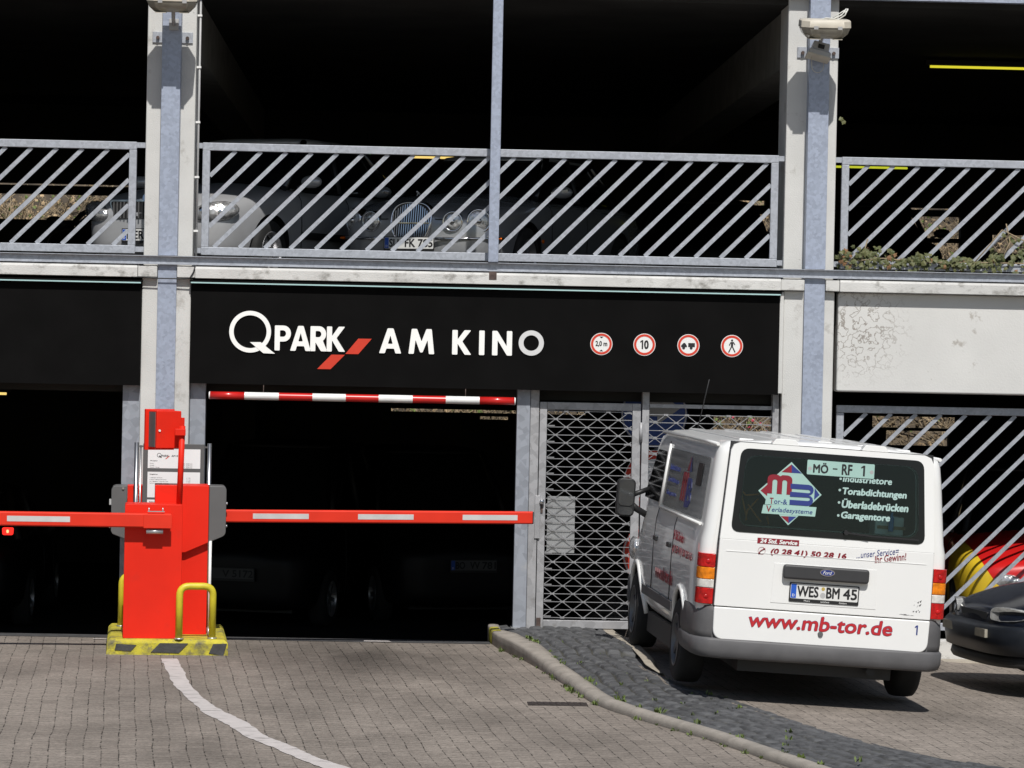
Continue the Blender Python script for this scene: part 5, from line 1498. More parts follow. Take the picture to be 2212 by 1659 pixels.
(mx0, mzt), (mx1, mzb) = vc(385, 300), vc(545, 448)
b = MB(); pts = big_m(mx0, mx1, mzt - 0.004, mzb + 0.004, 0.040)
b.prism(pts, tail(GO + 0.0022), 0.001); b.build('lettering', M_decred, rw_)
# wide B turned like a 3: three bars and a round back
(bx0, bzt), (bx1, bzb) = vc(540, 368), vc(690, 522)
H_ = bzt - bzb; s_ = H_ * 0.235
def big_b(x0, x1, zt, zb, s):
    zm = (zt + zb) / 2; r = (zt - zm) * 0.5
    pts = [(x0, zt), (x1 - r, zt)]
    for k in range(0, 7): a = pi / 2 - pi * k / 6; pts.append((x1 - r + r * cos(a), (zt + zm) / 2 + r * sin(a)))
    for k in range(0, 7): a = pi / 2 - pi * k / 6; pts.append((x1 - r + r * cos(a), (zb + zm) / 2 + r * sin(a)))
    pts += [(x0, zb), (x0, zb + s), (x1 - r, zb + s), (x1 - r + 0.014, zb + s + 0.006), (x1 - r + 0.014, zm - s / 2 - 0.002), (x1 - r, zm - s / 2 + 0.002), (x0, zm - s / 2), (x0, zm + s / 2), (x1 - r, zm + s / 2 - 0.002), (x1 - r + 0.014, zm + s / 2 + 0.002), (x1 - r + 0.014, zt - s - 0.006), (x1 - r, zt - s), (x0, zt - s)]
    return pts
b = MB(); b.prism(big_b(bx0, bx1, bzt, bzb, s_), tail(GO + 0.0034), 0.001); b.build('lettering', M_decblue, rw_)
b = MB(); b.prism([vc(352, 510), vc(716, 528), vc(705, 592), vc(338, 568)], tail(GO + 0.0012), 0.001); b.build('emblem_banner', M_deccyan, rw_)
b = MB(); b.prism([vc(372, 458), vc(540, 466), vc(534, 512), vc(362, 508)], tail(GO + 0.00125), 0.001); b.build('emblem_banner', M_deccyan, rw_)
def tword(body, c0, c1, m, parent=rw_, off=GO + 0.0026, **k):
    (xa, za), (xb, zb) = vc(*c0), vc(*c1)
    return tt(body, xa, xb, min(za, zb), max(za, zb), m, parent, off, **k)
def tword2(body, u0, u1, c_mid, hpx, m, parent=rw_, off=GO + 0.0026, **k):
    """line of writing from u0 to u1 (tail view px), centred on c_mid, hpx tall"""
    xa, xb = vc(u0, c_mid[1])[0], vc(u1, c_mid[1])[0]
    xc, zc = vc(*c_mid); h = hpx / 2.4757 / 1.273 / 280
    return tt(body, xc - (xb - xa) / 2, xc + (xb - xa) / 2, zc - h / 2, zc + h / 2, m, parent, off, **k)
tword2('T', 396, 422, (408, 484), 42, M_decred); tword2('or-&', 424, 514, (470, 490), 34, M_decblue, bold=0.005)
tword2('V', 370, 405, (388, 537), 44, M_decred); tword2('erladesysteme', 408, 688, (548, 556), 40, M_decblue, bold=0.005, shear=0.2)
# white lines of writing on the glass
for body, u0, u1, cm, hp in (('Industrietore', 898, 1238, (1068, 345), 46), ('Torabdichtungen', 893, 1338, (1116, 440), 62), ('Überladebrücken', 888, 1350, (1119, 516), 66), ('Garagentore', 882, 1222, (1052, 598), 62)):
    tword2(body, u0, u1, cm, hp, M_decpale, bold=0.04, shear=0.12)
for (x, y) in ((884, 335), (877, 412), (871, 496), (865, 584)):
    xx, zz = vc(x, y)
    b = MB(); b.disc((xx, yr(zz) - GO - 0.001, zz), (1, 0, 0), (0, 0, 1), 0.010, 0.001, 14); b.build('lettering', M_decpale, rw_)
# old number plate lying behind the glass at its top edge
pc = vc(884, 272); e2 = Vector((0, 0.075, 1)).normalized()
tl = radians(0.0)
number_plate(rw_, (pc[0], yr(pc[1]) - GO - 0.0042, pc[1]), (1, 0, 0.0), e2, (('MÖ', 0.09, 0.32), ('-', 0.385, 0.455), ('RF', 0.52, 0.68), ('1', 0.80, 0.88)), frame=False, w=0.525, h=0.112, band=False, m_plate=M_deccyan, name='loose_plate')
for (x, y) in ((672, 265), (1096, 292)):
    xx, zz = vc(x, y); b = MB(); b.disc((xx, yr(zz) - GO - 0.0105, zz), (1, 0, 0), (0, 0, 1), 0.015, 0.001, 16); b.build('suction_cup', M_greyplast, rw_)
b = MB(); (x0, z0), (x1, z1) = vc(915, 700), vc(1415, 752)
b.bar((x0, yr(z0) - 0.10, z0), (x0 + 0.18, yr(z0) - 0.11, z0 - 0.012), 0.014, 0.014); b.bar((x0 + 0.15, yr(z0) - 0.105, z0 - 0.014), (x1, yr(z1) - 0.10, z1), 0.008, 0.012)
b.cyl((x0, yr(z0) - 0.08, z0), (x0, yr(z0) - 0.115, z0), 0.018, n=14)
b.build('wiper', M_black, tg)
# writing on the paint
P0 = 0.0762
b = MB(); b.prism([vc(312, 733), vc(597, 752), vc(594, 792), vc(309, 771)], tail(P0), 0.001); b.build('red_bar', M_decred, tg)
tword2('24 Std. Service', 328, 585, (456, 762), 30, M_whitep, tg, P0 + 0.0012, bold=0.05, shear=0.2)
tword2('(0 28 41) 50 28 16', 400, 922, (661, 848), 50, M_decred, tg, P0, bold=0.045, shear=0.15)
cx, cz = vc(340, 822)
b = MB(); b.ring((cx, yr(cz) - P0, cz), (1, 0, 0), (0, 0, 1), 0.027, 0.029, 0.001, 32)
pts = []
b.tube([(cx - 0.020 + 0.010 * k / 4 * 0 + 0.035 * k / 6, yr(cz) - P0 - 0.003, cz - 0.022 + 0.036 * (k / 6) ** 0.5) for k in range(7)], 0.0035, n=6)
b.ellip((cx - 0.018, yr(cz) - P0 - 0.002, cz - 0.020), 0.009, 0.003, 0.007, n=10); b.ellip((cx + 0.018, yr(cz) - P0 - 0.002, cz + 0.016), 0.009, 0.003, 0.007, n=10)
b.build('phone_symbol', M_decred, tg)
tl = radians(9.5)
(xa, za), (xb, zb) = vc(985, 868), vc(1285, 812)
tt('...unser Service=', xa, xb, (za + zb) / 2 - 0.024, (za + zb) / 2 + 0.024, M_decblue, tg, P0, bold=0.0, shear=0.25, tilt=tl)
(xa, za), (xb, zb) = vc(1112, 885), vc(1335, 862)
tt('Ihr Gewinn!', xa, xb, (za + zb) / 2 - 0.028, (za + zb) / 2 + 0.028, M_decred, tg, P0, bold=0.012, shear=0.2, tilt=tl)
L0 = 0.0802
tword2('www.mb-tor.de', 250, 1245, (745, 1322), 104, M_decblue, tg, L0, bold=0.050, shear=0.12, th=0.0006)
tword2('www.mb-tor.de', 252, 1243, (745, 1322), 100, M_decbright, tg, L0 + 0.0018, bold=0.030, shear=0.12, th=0.0008)
(xa, za) = vc(1402, 1365)
capitals('lettering', '1', tg, (xa, yr(za) - L0, za), 0.024, 0.076, M_decblue, thick=0.001)
# handle grip with oval badge, number plate, lock
gx, gz_ = vc(777, 980)
b = MB(); b.prism(round_poly([(-0.335 + gx, gz_ - 0.055), (gx + 0.335, gz_ - 0.055), (gx + 0.335, gz_ + 0.055), (gx - 0.335, gz_ + 0.055)], 0.03), tail(0.0755), 0.055)
hg = b.build('grip', M_grip, tg, bevel=0.018, seg=4)
b = MB(); b.disc((gx + 0.005, yr(gz_) - 0.1308, gz_ + 0.012), (1, 0, 0), (0, 0, 1), 0.058, 0.004, 32, ry=0.028); bd = b.build('badge', M_chrome, hg)
b = MB(); b.disc((gx + 0.005, yr(gz_) - 0.1350, gz_ + 0.012), (1, 0, 0), (0, 0, 1), 0.051, 0.001, 32, ry=0.022); b.build('badge_field', M_decblue, bd)
text('lettering', 'Ford', bd, (gx + 0.005, yr(gz_) - 0.1362, gz_ + 0.012), (1, 0, 0), (0, 0, 1), 0.070, 0.026, M_whitep, 0.0, 0.35, thick=0.0006)
pcx, pcz = vc(768, 1108)
npl, fr = number_plate(tg, (pcx, yr(pcz) - 0.080, pcz), (1, 0, 0), (0, 0, 1), (('WES', 0.0, 0.36), ('BM', 0.485, 0.71), ('45', 0.765, 1.0)), w=0.525, h=0.115)
for (dz, m, r_) in ((0.028, mat('seal_gold', (0.45, 0.33, 0.08), 0.5), 0.014), (-0.022, M_greyplast, 0.021)):
    b = MB(); c0 = fr(-0.010, dz, 0.0062); b.disc(c0, (1, 0, 0), (0, 0, 1), r_, 0.001, 20); b.build('registration_seal', m, npl)
for body, x in (('Moers', -0.13), ('autohaus', 0.01), ('Geldern', 0.15)):
    text('lettering', body, npl, fr(x, -0.071, 0.0042), (1, 0, 0), (0, 0, 1), None, 0.013, M_whitep, 0.0, thick=0.0005)
lx, lz = vc(743, 1390)
b = MB(); b.cyl((lx, -0.079, lz), (lx, -0.092, lz), 0.022, 0.018, n=20); b.build('lock', M_greycab, tg)
for (x, w_) in (((-0.37), 0.11), ((0.33), 0.11)):
    b = MB(); b.prism(round_poly([(x - w_, 1.967), (x + w_, 1.967), (x + w_ * 0.7, 2.012), (x - w_ * 0.7, 2.012)], 0.015), lambda a, z, d: (a, yr(z) - 0.07 + d, z), 0.10); b.build('hinge_cover', M_vanwhite, VAN, bevel=0.010)
# dents and scrapes low on the right of the gate
b = MB(); rs = random.Random(4)
for _ in range(16):
    x = 0.725 + rs.uniform(-0.035, 0.03); z = 0.80 + rs.uniform(-0.05, 0.06); l = rs.uniform(0.004, 0.018)
    b.prism([(x, z), (x + l, z + l * 0.7), (x + l * 0.6, z - l * 0.5)], tail(0.0756), 0.0006)
for _ in range(7):
    x = 0.62 + rs.uniform(-0.03, 0.06); z = 0.728 + rs.uniform(-0.004, 0.006); b.prism([(x, z), (x + 0.035, z + 0.002), (x + 0.02, z + 0.005)], tail(0.0756), 0.0006)
b.build('scrape', M_bumper, tg)
# bumper
def plan(off):
    pts = []
    for (x, y) in ((-0.985, 0.78), (-0.99, 0.40), (-0.985, 0.12), (-0.965, 0.03), (-0.92, -0.035), (-0.85, -0.065), (-0.5, -0.085), (0, -0.09), (0.5, -0.085), (0.85, -0.065), (0.92, -0.035), (0.965, 0.03), (0.985, 0.12), (0.99, 0.40), (0.985, 0.78)):
        n = Vector((x, (y - 0.4) * 0.4)).normalized() if abs(x) < 0.95 else Vector((1 if x > 0 else -1, 0))
        pts.append((x + n.x * off, y + n.y * off))
    return pts
b = MB()
secs = [(-0.055, 0.300), (-0.012, 0.315), (0.004, 0.36), (0.006, 0.435), (-0.012, 0.452), (-0.06, 0.455)]
rings = []
for i in range(15):
    rings.append([(plan(o)[i][0], plan(o)[i][1] - 0.012, z) for o, z in secs] + [(plan(-0.10)[i][0], plan(-0.10)[i][1], 0.45), (plan(-0.10)[i][0], plan(-0.10)[i][1], 0.305)])
b.loft(rings, 0, True, True); bmp = b.build('bumper', M_bumper, VAN)
cap0 = [(-0.012, 0.44), (-0.006, 0.50), (-0.008, 0.60), (-0.016, 0.66), (-0.035, 0.695), (-0.07, 0.70), (-0.09, 0.45)]
for idx in (range(0, 6), range(9, 15)):
    b = MB(); rings = []
    for i in idx: rings.append([(plan(o)[i][0], plan(o)[i][1] + 0.012, z) for o, z in cap0])
    b.loft(rings, 0, True, True); b.build('bumper_corner', M_bumper, bmp)
b = MB(); b.box(-0.10, 0.02, -0.098, -0.09, 0.365, 0.385); b.build('tow_cover', M_black, bmp)
# tail lamps
for s in (-1, 1):
    root_l = None
    for (za, zb, m) in ((0.99, 1.095, M_lred), (0.898, 0.9885, M_lamber), (0.832, 0.8965, M_lclear), (0.708, 0.8305, M_lred)):
        b = MB()
        xo = lambda z: s * (0.957 if z > 0.85 else 0.962)
        rings = []
        for z in (za, zb):
            rings.append([(s * 0.850, -0.040, z), (s * 0.925, -0.036, z), (s * 0.955, -0.012, z), (s * 0.972, 0.05, z), (s * 0.972, 0.12, z), (s * 0.88, 0.12, z), (s * 0.85, 0.06, z)])
        b.loft(rings)
        if root_l is None: root_l = b.build('tail_lamp', m, VAN, bevel=0.006)
        else: b.build('lens', m, root_l, bevel=0.006)
    for zc in (1.035, 0.765):
        b = MB(); b.ellip((s * 0.905, -0.036, zc), 0.020, 0.008, 0.018, n=14); b.build('lens', M_lred, root_l)
# roof: gutters, pressed ribs
for s in (-1, 1):
    b = MB(); b.tube([(s * 0.872, 0.08 + yr(1.95), 1.935), (s * 0.872, 0.8, 1.938), (s * 0.872, 2.0, 1.94), (s * 0.870, 3.5, 1.935)], 0.014, n=8); b.build('gutter', M_vanwhite, VAN)
for x in (-0.62, -0.31, 0, 0.31, 0.62):
    b = MB(); zz = 1.992 - 0.05 * abs(x) ** 2
    b.box(x - 0.06, x + 0.06, 0.35, 3.3, zz - 0.02, zz + 0.016); b.build('roof_rib', M_vanwhite, VAN, bevel=0.012, seg=3)
b = MB(); b.tube([(-0.55, 3.75, 1.93), (-0.50, 3.55, 2.42)], 0.005, n=6); b.build('antenna', M_black, VAN)
# side windows and doors (left flank faces the camera a little)
def flank(s, y0, y1, z0, z1, m, name, parent=VAN, out=0.004, slant=0.0, rnd_=0.05):
    poly = round_poly([(y0, z0), (y1, z0), (y1 - slant, z1), (y0, z1)], rnd_)
    def fr(y, z, d):
        x = interp(z, [0.46, 0.66, 0.95, 1.20, 1.28, 1.72, 1.87], [0.935, 0.962, 0.968, 0.958, 0.940, 0.898, 0.878])
        return (s * (x + out + d), y, z)
    b = MB()
    # follow the curved flank with horizontal strips
    b.prism(poly, fr, 0.003)
    return b.build(name, m, parent)
for s in (-1, 1):
    w1 = flank(s, 0.30, 2.74, 1.33, 1.82, M_sideglass, 'side_window')
    flank(s, 2.95, 3.98, 1.34, 1.78, M_glass, 'side_window', slant=0.42)
    for y in (2.88,):
        b = MB(); b.tube([(s * 0.966, y, 0.6), (s * 0.969, y, 0.95), (s * 0.959, y, 1.20), (s * 0.941, y, 1.28), (s * 0.899, y, 1.72), (s * 0.879, y, 1.87)], 0.004, n=6)
        b.tube([(s * 0.966, 1.67, 0.6), (s * 0.969, 1.67, 0.95), (s * 0.959, 1.67, 1.20), (s * 0.941, 1.67, 1.28)], 0.004, n=6); b.build('door_seam', M_black, VAN)
    b = MB(); b.tube([(s * 0.951, 0.25, 1.305), (s * 0.951, 2.80, 1.305)], 0.012, n=8); b.tube([(s * 0.948, 2.80, 1.305), (s * 0.888, 2.80, 1.85)], 0.014, n=8); b.build('window_trim', M_vanwhite, VAN)
    b = MB(); b.box(min(s * 0.965, s * 0.99), max(s * 0.965, s * 0.99), 2.65, 2.80, 1.02, 1.06); b.box(min(s * 0.965, s * 0.99), max(s * 0.965, s * 0.99), 1.76, 1.90, 1.02, 1.06); b.build('door_handle', M_black, VAN, bevel=0.006)
    b = MB(); b.box(min(s * 0.962, s * 0.975), max(s * 0.962, s * 0.975), 1.45, 3.45, 0.52, 0.60); b.build('rub_strip', M_bumper, VAN, bevel=0.004)
    # mirror on its arm
    b = MB(); b.tube([(s * 0.93, 3.72, 1.18), (s * 1.05, 3.66, 1.24), (s * 1.10, 3.64, 1.28)], 0.03, n=10); b.tube([(s * 0.93, 3.74, 1.42), (s * 1.08, 3.66, 1.36)], 0.022, n=10); ma = b.build('mirror_arm', M_black, VAN)
    b = MB(); b.prism(rounded(s * 1.15 - 0.080, s * 1.15 + 0.080, 1.165, 1.50, 0.045), lambda x, z, d: (x, 3.60 + d, z), 0.09); mh = b.build('mirror_housing', M_black, ma, bevel=0.012)
    b = MB(); b.prism(rounded(s * 1.15 - 0.064, s * 1.15 + 0.064, 1.26, 1.487, 0.035), lambda x, z, d: (x, 3.5965 - d, z), 0.003); b.build('mirror_glass', M_mirror, mh)
    b = MB(); b.prism(rounded(s * 1.15 - 0.064, s * 1.15 + 0.064, 1.180, 1.248, 0.03), lambda x, z, d: (x, 3.5965 - d, z), 0.003); b.build('mirror_glass', M_mirror, mh)
    b = MB(); b.ellip((s * 0.955, 4.32, 0.86), 0.05, 0.16, 0.11, n=16); b.build('headlight', M_headl, VAN)
flk = lambda z: interp(z, [0.46, 0.66, 0.95, 1.20, 1.28, 1.72, 1.87], [0.935, 0.962, 0.968, 0.958, 0.940, 0.898, 0.878])
def ftext(body, y0, y1, z0, z1, m, bold=0.02, parent=VAN, out=0.008):
    zc = (z0 + z1) / 2; x = -flk(zc) - out
    up = Vector((flk(zc - 0.05) - flk(zc + 0.05), 0, 0.1)).normalized()
    text('lettering', body, parent, (x, (y0 + y1) / 2, zc), (0, -1, 0), up, y1 - y0, z1 - z0, m, bold)
ftext('m', 1.36, 1.68, 1.42, 1.66, M_decred, 0.05); ftext('B', 1.06, 1.38, 1.38, 1.62, M_decblue, 0.05)
ftext('Industrietore', 1.95, 2.55, 1.64, 1.69, M_decblue); ftext('Torabdichtungen', 1.90, 2.58, 1.53, 1.58, M_decblue); ftext('Garagentore', 1.95, 2.55, 1.42, 1.47, M_decblue)
ftext('24 Std. Service', 1.0, 1.62, 1.10, 1.18, M_decred, 0.04); ftext('(0 28 41) 50 28 16', 0.42, 1.60, 0.98, 1.06, M_decred, 0.03); ftext('www.mb-tor.de', 1.5, 2.6, 0.72, 0.84, M_decred, 0.03)
b = MB(); x_ = -flk(1.72) - 0.0085
b.add([(-flk(1.66) - 0.0085, 1.22, 1.67), (-flk(1.78) - 0.0085, 1.36, 1.80), (-flk(1.66) - 0.0085, 1.36, 1.67)], [(0, 1, 2)]); b.build('emblem_corner', M_decblue, VAN, fixn=False)
b = MB(); b.add([(-flk(1.66) - 0.0085, 1.361, 1.67), (-flk(1.78) - 0.0085, 1.361, 1.80), (-flk(1.66) - 0.0085, 1.50, 1.67)], [(0, 1, 2)]); b.build('emblem_corner', M_decred, VAN, fixn=False)
b = MB(); b.prism(rounded(0.62, 0.90, 1.58, 1.76, 0.02), lambda y, z, d: (-flk(z) - 0.009 - d, y, z), 0.002); b.build('window_vent', M_black, VAN)
# windscreen
b = MB(); b.add([(-0.74, 3.79, 1.86), (0.74, 3.79, 1.86), (0.82, 4.30, 1.225), (-0.82, 4.30, 1.225)], [(0, 1, 2, 3)]); b.build('windscreen', M_glass, VAN)
b = MB(); b.box(-0.93, 0.93, 4.70, 4.90, 0.32, 0.60); b.build('front_bumper', M_bumper, VAN, bevel=0.05)

# things carried inside the van, seen through the rear window
def inside(name, label, cat):
    r = empty(name, (0, 0, 0), (0, 0, 0), local=True)
    r.matrix_world = VAN.matrix_basis.copy()
    tag(r, label, cat); return r
bpy.context.view_layer.update()
r = inside('orange_rack', 'bent orange wire rack inside the van behind its rear window', 'rack')
ip = lambda x, y, yy: (vc(x, y)[0] * 1.0, yy, vc(x, y)[1])
b = MB()
for pts in ([(210, 390), (262, 455), (355, 450)], [(232, 440), (270, 625)], [(350, 480), (272, 560), (262, 628)], [(280, 520), (330, 590), (370, 640)], [(410, 600), (420, 655)]):
    b.tube([ip(x, y, 0.17) for x, y in pts], 0.007, n=6)
b.build('wires', mat('orange_wire', (0.75, 0.25, 0.04), 0.5), r)
r = inside('storage_box', 'white storage box standing inside the van at the right of its rear window', 'box')
b = MB(); (xa, za), (xb, zb) = vc(1170, 600), vc(1365, 700); b.box(xa, xb, 0.22, 0.45, zb - 0.3, za); b.build('box', M_paper, r, bevel=0.01)
b = MB(); b.box(xa + 0.02, xb + 0.01, 0.21, 0.46, zb + 0.0, zb + 0.025); b.build('wooden_strip', mat('box_wood', (0.35, 0.22, 0.10), 0.7), r)
r = inside('blue_bottle', 'small blue bottle in front of the white storage box inside the van', 'bottle')
(xa, za), (xb, zb) = vc(1275, 580), vc(1275, 690)
b = MB(); b.lathe([(0.001, 0.0), (0.020, 0.0), (0.022, 0.01), (0.022, 0.10), (0.012, 0.125), (0.010, 0.15), (0.001, 0.15)], (xa, 0.17, zb - 0.02), (0, 0, 1), 20); b.build('bottle', mat('bottle_blue', (0.04, 0.22, 0.55), 0.3), r)
b = MB(); b.cyl((xa, 0.17, zb + 0.13), (xa, 0.17, zb + 0.155), 0.012, n=14); b.build('cap', M_black, r)
# ------------------------------------------------------------------ cars
def superell(a, b, n=28, e=3.4):
    out = []
    for k in range(n):
        t = 2 * pi * (k + 0.5) / n
        c_, s_ = cos(t), sin(t)
        out.append((a * abs(c_) ** (2 / e) * (1 if c_ > 0 else -1), b * abs(s_) ** (2 / e) * (1 if s_ > 0 else -1)))
    return out
def car(name, label, group, loc, yaw, paint, L=4.7, W=1.80, H=1.45, hood=0.92, nose=0.66, rim=None, paint2=None, split=None, roofm=None, pillm=None):
    """unrotated car faces the street (-y); origin on the floor under the middle of its nose; +x is its left"""
    root = empty(name, loc, (0, 0, -radians(yaw)), local=True)
    hw = W / 2; k = L / 4.7
    ysn = [0.0, 0.035, 0.10, 0.22, 0.42, 0.75, 1.05, 1.40, 2.0, 3.0, 3.75, 4.20, 4.45, 4.62, 4.7]
    wf = [0.48, 0.66, 0.78, 0.88, 0.95, 0.985, 0.995, 1.0, 1.0, 1.0, 0.985, 0.94, 0.88, 0.80, 0.66]
    zt = [nose - 0.06, nose + 0.01, nose + 0.05, nose + 0.09, nose + 0.14, hood - 0.06, hood - 0.03, hood, hood + 0.02, hood + 0.03, hood + 0.04, hood + 0.03, hood, hood - 0.06, hood - 0.14]
    zb = [0.34, 0.27, 0.23, 0.21, 0.20, 0.20, 0.20, 0.20, 0.20, 0.20, 0.20, 0.22, 0.26, 0.31, 0.36]
    b = MB(); rings = []
    for y, w, t, bt in zip(ysn, wf, zt, zb):
        w *= hw; h = t - bt; cr = 0.05 + 0.03 * (1 if 0.3 < y < 1.5 else 0)
        half = [(0, bt), (w * 0.80, bt), (w * 0.955, bt + 0.05), (w * 0.985, bt + h * 0.30), (w, bt + h * 0.58), (w * 0.985, bt + h * 0.80), (w * 0.93, t - h * 0.06), (w * 0.80, t), (w * 0.45, t + cr * 0.75), (0, t + cr)]
        rings.append([Vector((x, y * k, z)) for x, z in half] + [Vector((-x, y * k, z)) for x, z in half[1:-1]][::-1])
    b.loft(rings, 0, True, True)
    body = b.build('body', [paint] + ([paint2] if paint2 else []), root, subsurf=2)
    bake(body)
    R_ = 0.315; yf, yrw = 0.90 * k, 3.60 * k
    cs = []
    for s in (-1, 1):
        for yy in (yf, yrw):
            a = MB(); a.cyl((s * (hw - 0.30), yy, R_), (s * (hw + 0.3), yy, R_), R_ + 0.055, n=36); cs.append(a)
    cut(body, cs)
    ORG[body.name] = Vector((0, 0, 0))
    for p in body.data.polygons:
        p.use_smooth = True
        if split and split(p.center): p.material_index = 1
    md = body.modifiers.new('edge', 'EDGE_SPLIT'); md.split_angle = radians(42)
    b = MB(); b.box(-hw + 0.32, hw - 0.32, 0.3, L - 0.3, 0.18, 0.5); b.build('underbody', M_black, root)
    for s in (-1, 1):
        for yy in (yf, yrw):
            wheel(root, (s * (hw - 0.115), yy, R_), (s, 0, 0), R_, 0.20, rim or M_rim, 5).name = 'wheel'
    # cabin: dark glass hull with painted roof and pillars
    y0, y1, r0, r1 = 1.28 * k, 3.98 * k, 2.05 * k, 3.30 * k
    zbelt = hood + 0.01
    b = MB()
    rg = lambda ya, yb, hwid, z: [Vector((x, (ya + yb) / 2 + y, z)) for x, y in superell(hwid, (yb - ya) / 2, e=5)]
    b.loft([rg(y0, y1, hw * 0.90, zbelt - 0.06), rg(y0 + 0.06, y1 - 0.05, hw * 0.885, zbelt + 0.04), rg(r0 - 0.05, r1 + 0.12, hw * 0.70, H - 0.075), rg(r0 + 0.02, r1 + 0.03, hw * 0.64, H - 0.045)], 0, True, True)
    b.build('windows', M_glass, root)
    b = MB(); b.loft([rg(r0 - 0.07, r1 + 0.14, hw * 0.705, H - 0.074), rg(r0 - 0.02, r1 + 0.08, hw * 0.68, H - 0.035), rg(r0 + 0.15, r1 - 0.1, hw * 0.55, H - 0.006), rg(r0 + 0.4, r1 - 0.35, hw * 0.3, H)], 0, True, True); b.build('roof', roofm or paint, root)
    for s in (-1, 1):
        b = MB(); b.tube([(s * hw * 0.83, y0 + 0.10, zbelt), (s * hw * 0.76, (y0 + r0) / 2 + 0.06, (zbelt + H) / 2), (s * hw * 0.665, r0 + 0.0, H - 0.06)], 0.035, n=8); b.build('pillar', pillm or roofm or paint, root)
        b = MB(); b.tube([(s * hw * 0.895, 2.45 * k, zbelt), (s * hw * 0.70, 2.55 * k, H - 0.06)], 0.03, n=8); b.build('pillar', M_black, root)
        b = MB(); b.tube([(s * hw * 0.83, y1 - 0.15, zbelt), (s * hw * 0.66, r1 + 0.05, H - 0.06)], 0.05, n=8); b.build('pillar', pillm or roofm or paint, root)
        b = MB(); b.ellip((s * (hw + 0.09), 1.50 * k, zbelt + 0.07), 0.115, 0.06, 0.065, n=16); mi = b.build('wing_mirror', roofm or paint, root)
        b = MB(); b.bar((s * (hw - 0.06), 1.50 * k, zbelt + 0.01), (s * (hw + 0.03), 1.50 * k, zbelt + 0.04), 0.05, 0.03); b.build('mirror_foot', M_black, mi)
        for yy in (1.48 * k, 2.50 * k):
            b = MB(); b.tube([(s * (hw * 0.99 + 0.003), yy, 0.30), (s * (hw + 0.003), yy, 0.60), (s * (hw * 0.985 + 0.003), yy, zbelt - 0.12), (s * hw * 0.93, yy, zbelt - 0.03)], 0.004, n=5); b.build('door_seam', M_black, root)
    return tag(root, label, 'car', group), hw
G_UP = 'cars parked on the upper deck'
G_LO = 'cars parked in the dark lower deck'

# silver car behind the left column
pC = at(318, 545, 1.25)
sk, hw = car('silver_car', 'silver car with a wide black grille on the upper deck, partly behind the left column', G_UP, (pC.x, 1.25, 3.31), 27, M_silver, pillm=M_blackcar, L=4.6, W=1.80, H=1.52, hood=0.95, nose=0.70)
Rz = lambda a: Matrix.Rotation(radians(a), 3, 'Z')
for s in (-1, 1):
    b = MB(); b.ellip((s * 0.655, 0.155, 0.665), 0.245, 0.11, 0.108, Rz(s * 36) @ Matrix.Rotation(radians(-s * 10), 3, 'Y'), 24); hl = b.build('headlight', M_headl, sk)
    for (dx, dy, rr) in ((-0.07, -0.085, 0.045), (0.05, -0.01, 0.045)):
        b = MB(); b.ellip((s * (0.66 + dx), 0.115 + dy, 0.665), rr * 1.2, 0.03, rr * 1.2, n=16); b.build('reflector', M_chrome, hl)
    b = MB(); b.ellip((s * 0.80, 0.20, 0.715), 0.03, 0.03, 0.02, n=12); b.build('indicator', M_orange, hl)
b = MB(); b.prism(round_poly([(-0.40, 0.575), (0.40, 0.575), (0.47, 0.785), (-0.47, 0.785)], 0.05), lambda x, z, d: (x, 0.025 - d + 0.05 * (x / 0.45) ** 2, z), 0.045); gr_o = b.build('grille', M_chrome, sk, bevel=0.008)
b = MB(); b.prism(round_poly([(-0.375, 0.595), (0.375, 0.595), (0.44, 0.765), (-0.44, 0.765)], 0.04), lambda x, z, d: (x, -0.021 - d + 0.05 * (x / 0.45) ** 2, z), 0.008); b.build('grille_mesh', M_black, gr_o)
b = MB()
for i in range(19):
    x = -0.39 + 0.78 * i / 18
    b.bar((x, -0.032 + 0.05 * (x / 0.45) ** 2, 0.60), (x, -0.032 + 0.05 * (x / 0.45) ** 2, 0.76), 0.010, 0.010, up=(0, 1, 0))
b.build('grille_bars', M_greycab, gr_o)
b = MB(); b.disc((0, -0.028, 0.80), (1, 0, 0), (0, 0.3, 1), 0.042, 0.008, 24); b.build('badge', M_chrome, gr_o)
number_plate(sk, (0.0, -0.035, 0.44), (1, 0, 0), (0, 0, 1), (('HER', 0.0, 0.42), ('T 5', 0.58, 0.98)))
b = MB(); b.prism(round_poly([(-0.62, 0.25), (0.62, 0.25), (0.60, 0.365), (-0.60, 0.365)], 0.03), lambda x, z, d: (x, 0.03 - d + 0.14 * (x / 0.6) ** 2, z), 0.03); b.build('air_intake', M_black, sk)
for s in (-1, 1):
    b = MB(); b.box(min(s * 0.90, s * 0.915), max(s * 0.90, s * 0.915), 1.45, 3.4, 0.46, 0.53); b.build('rub_strip', M_black, sk)

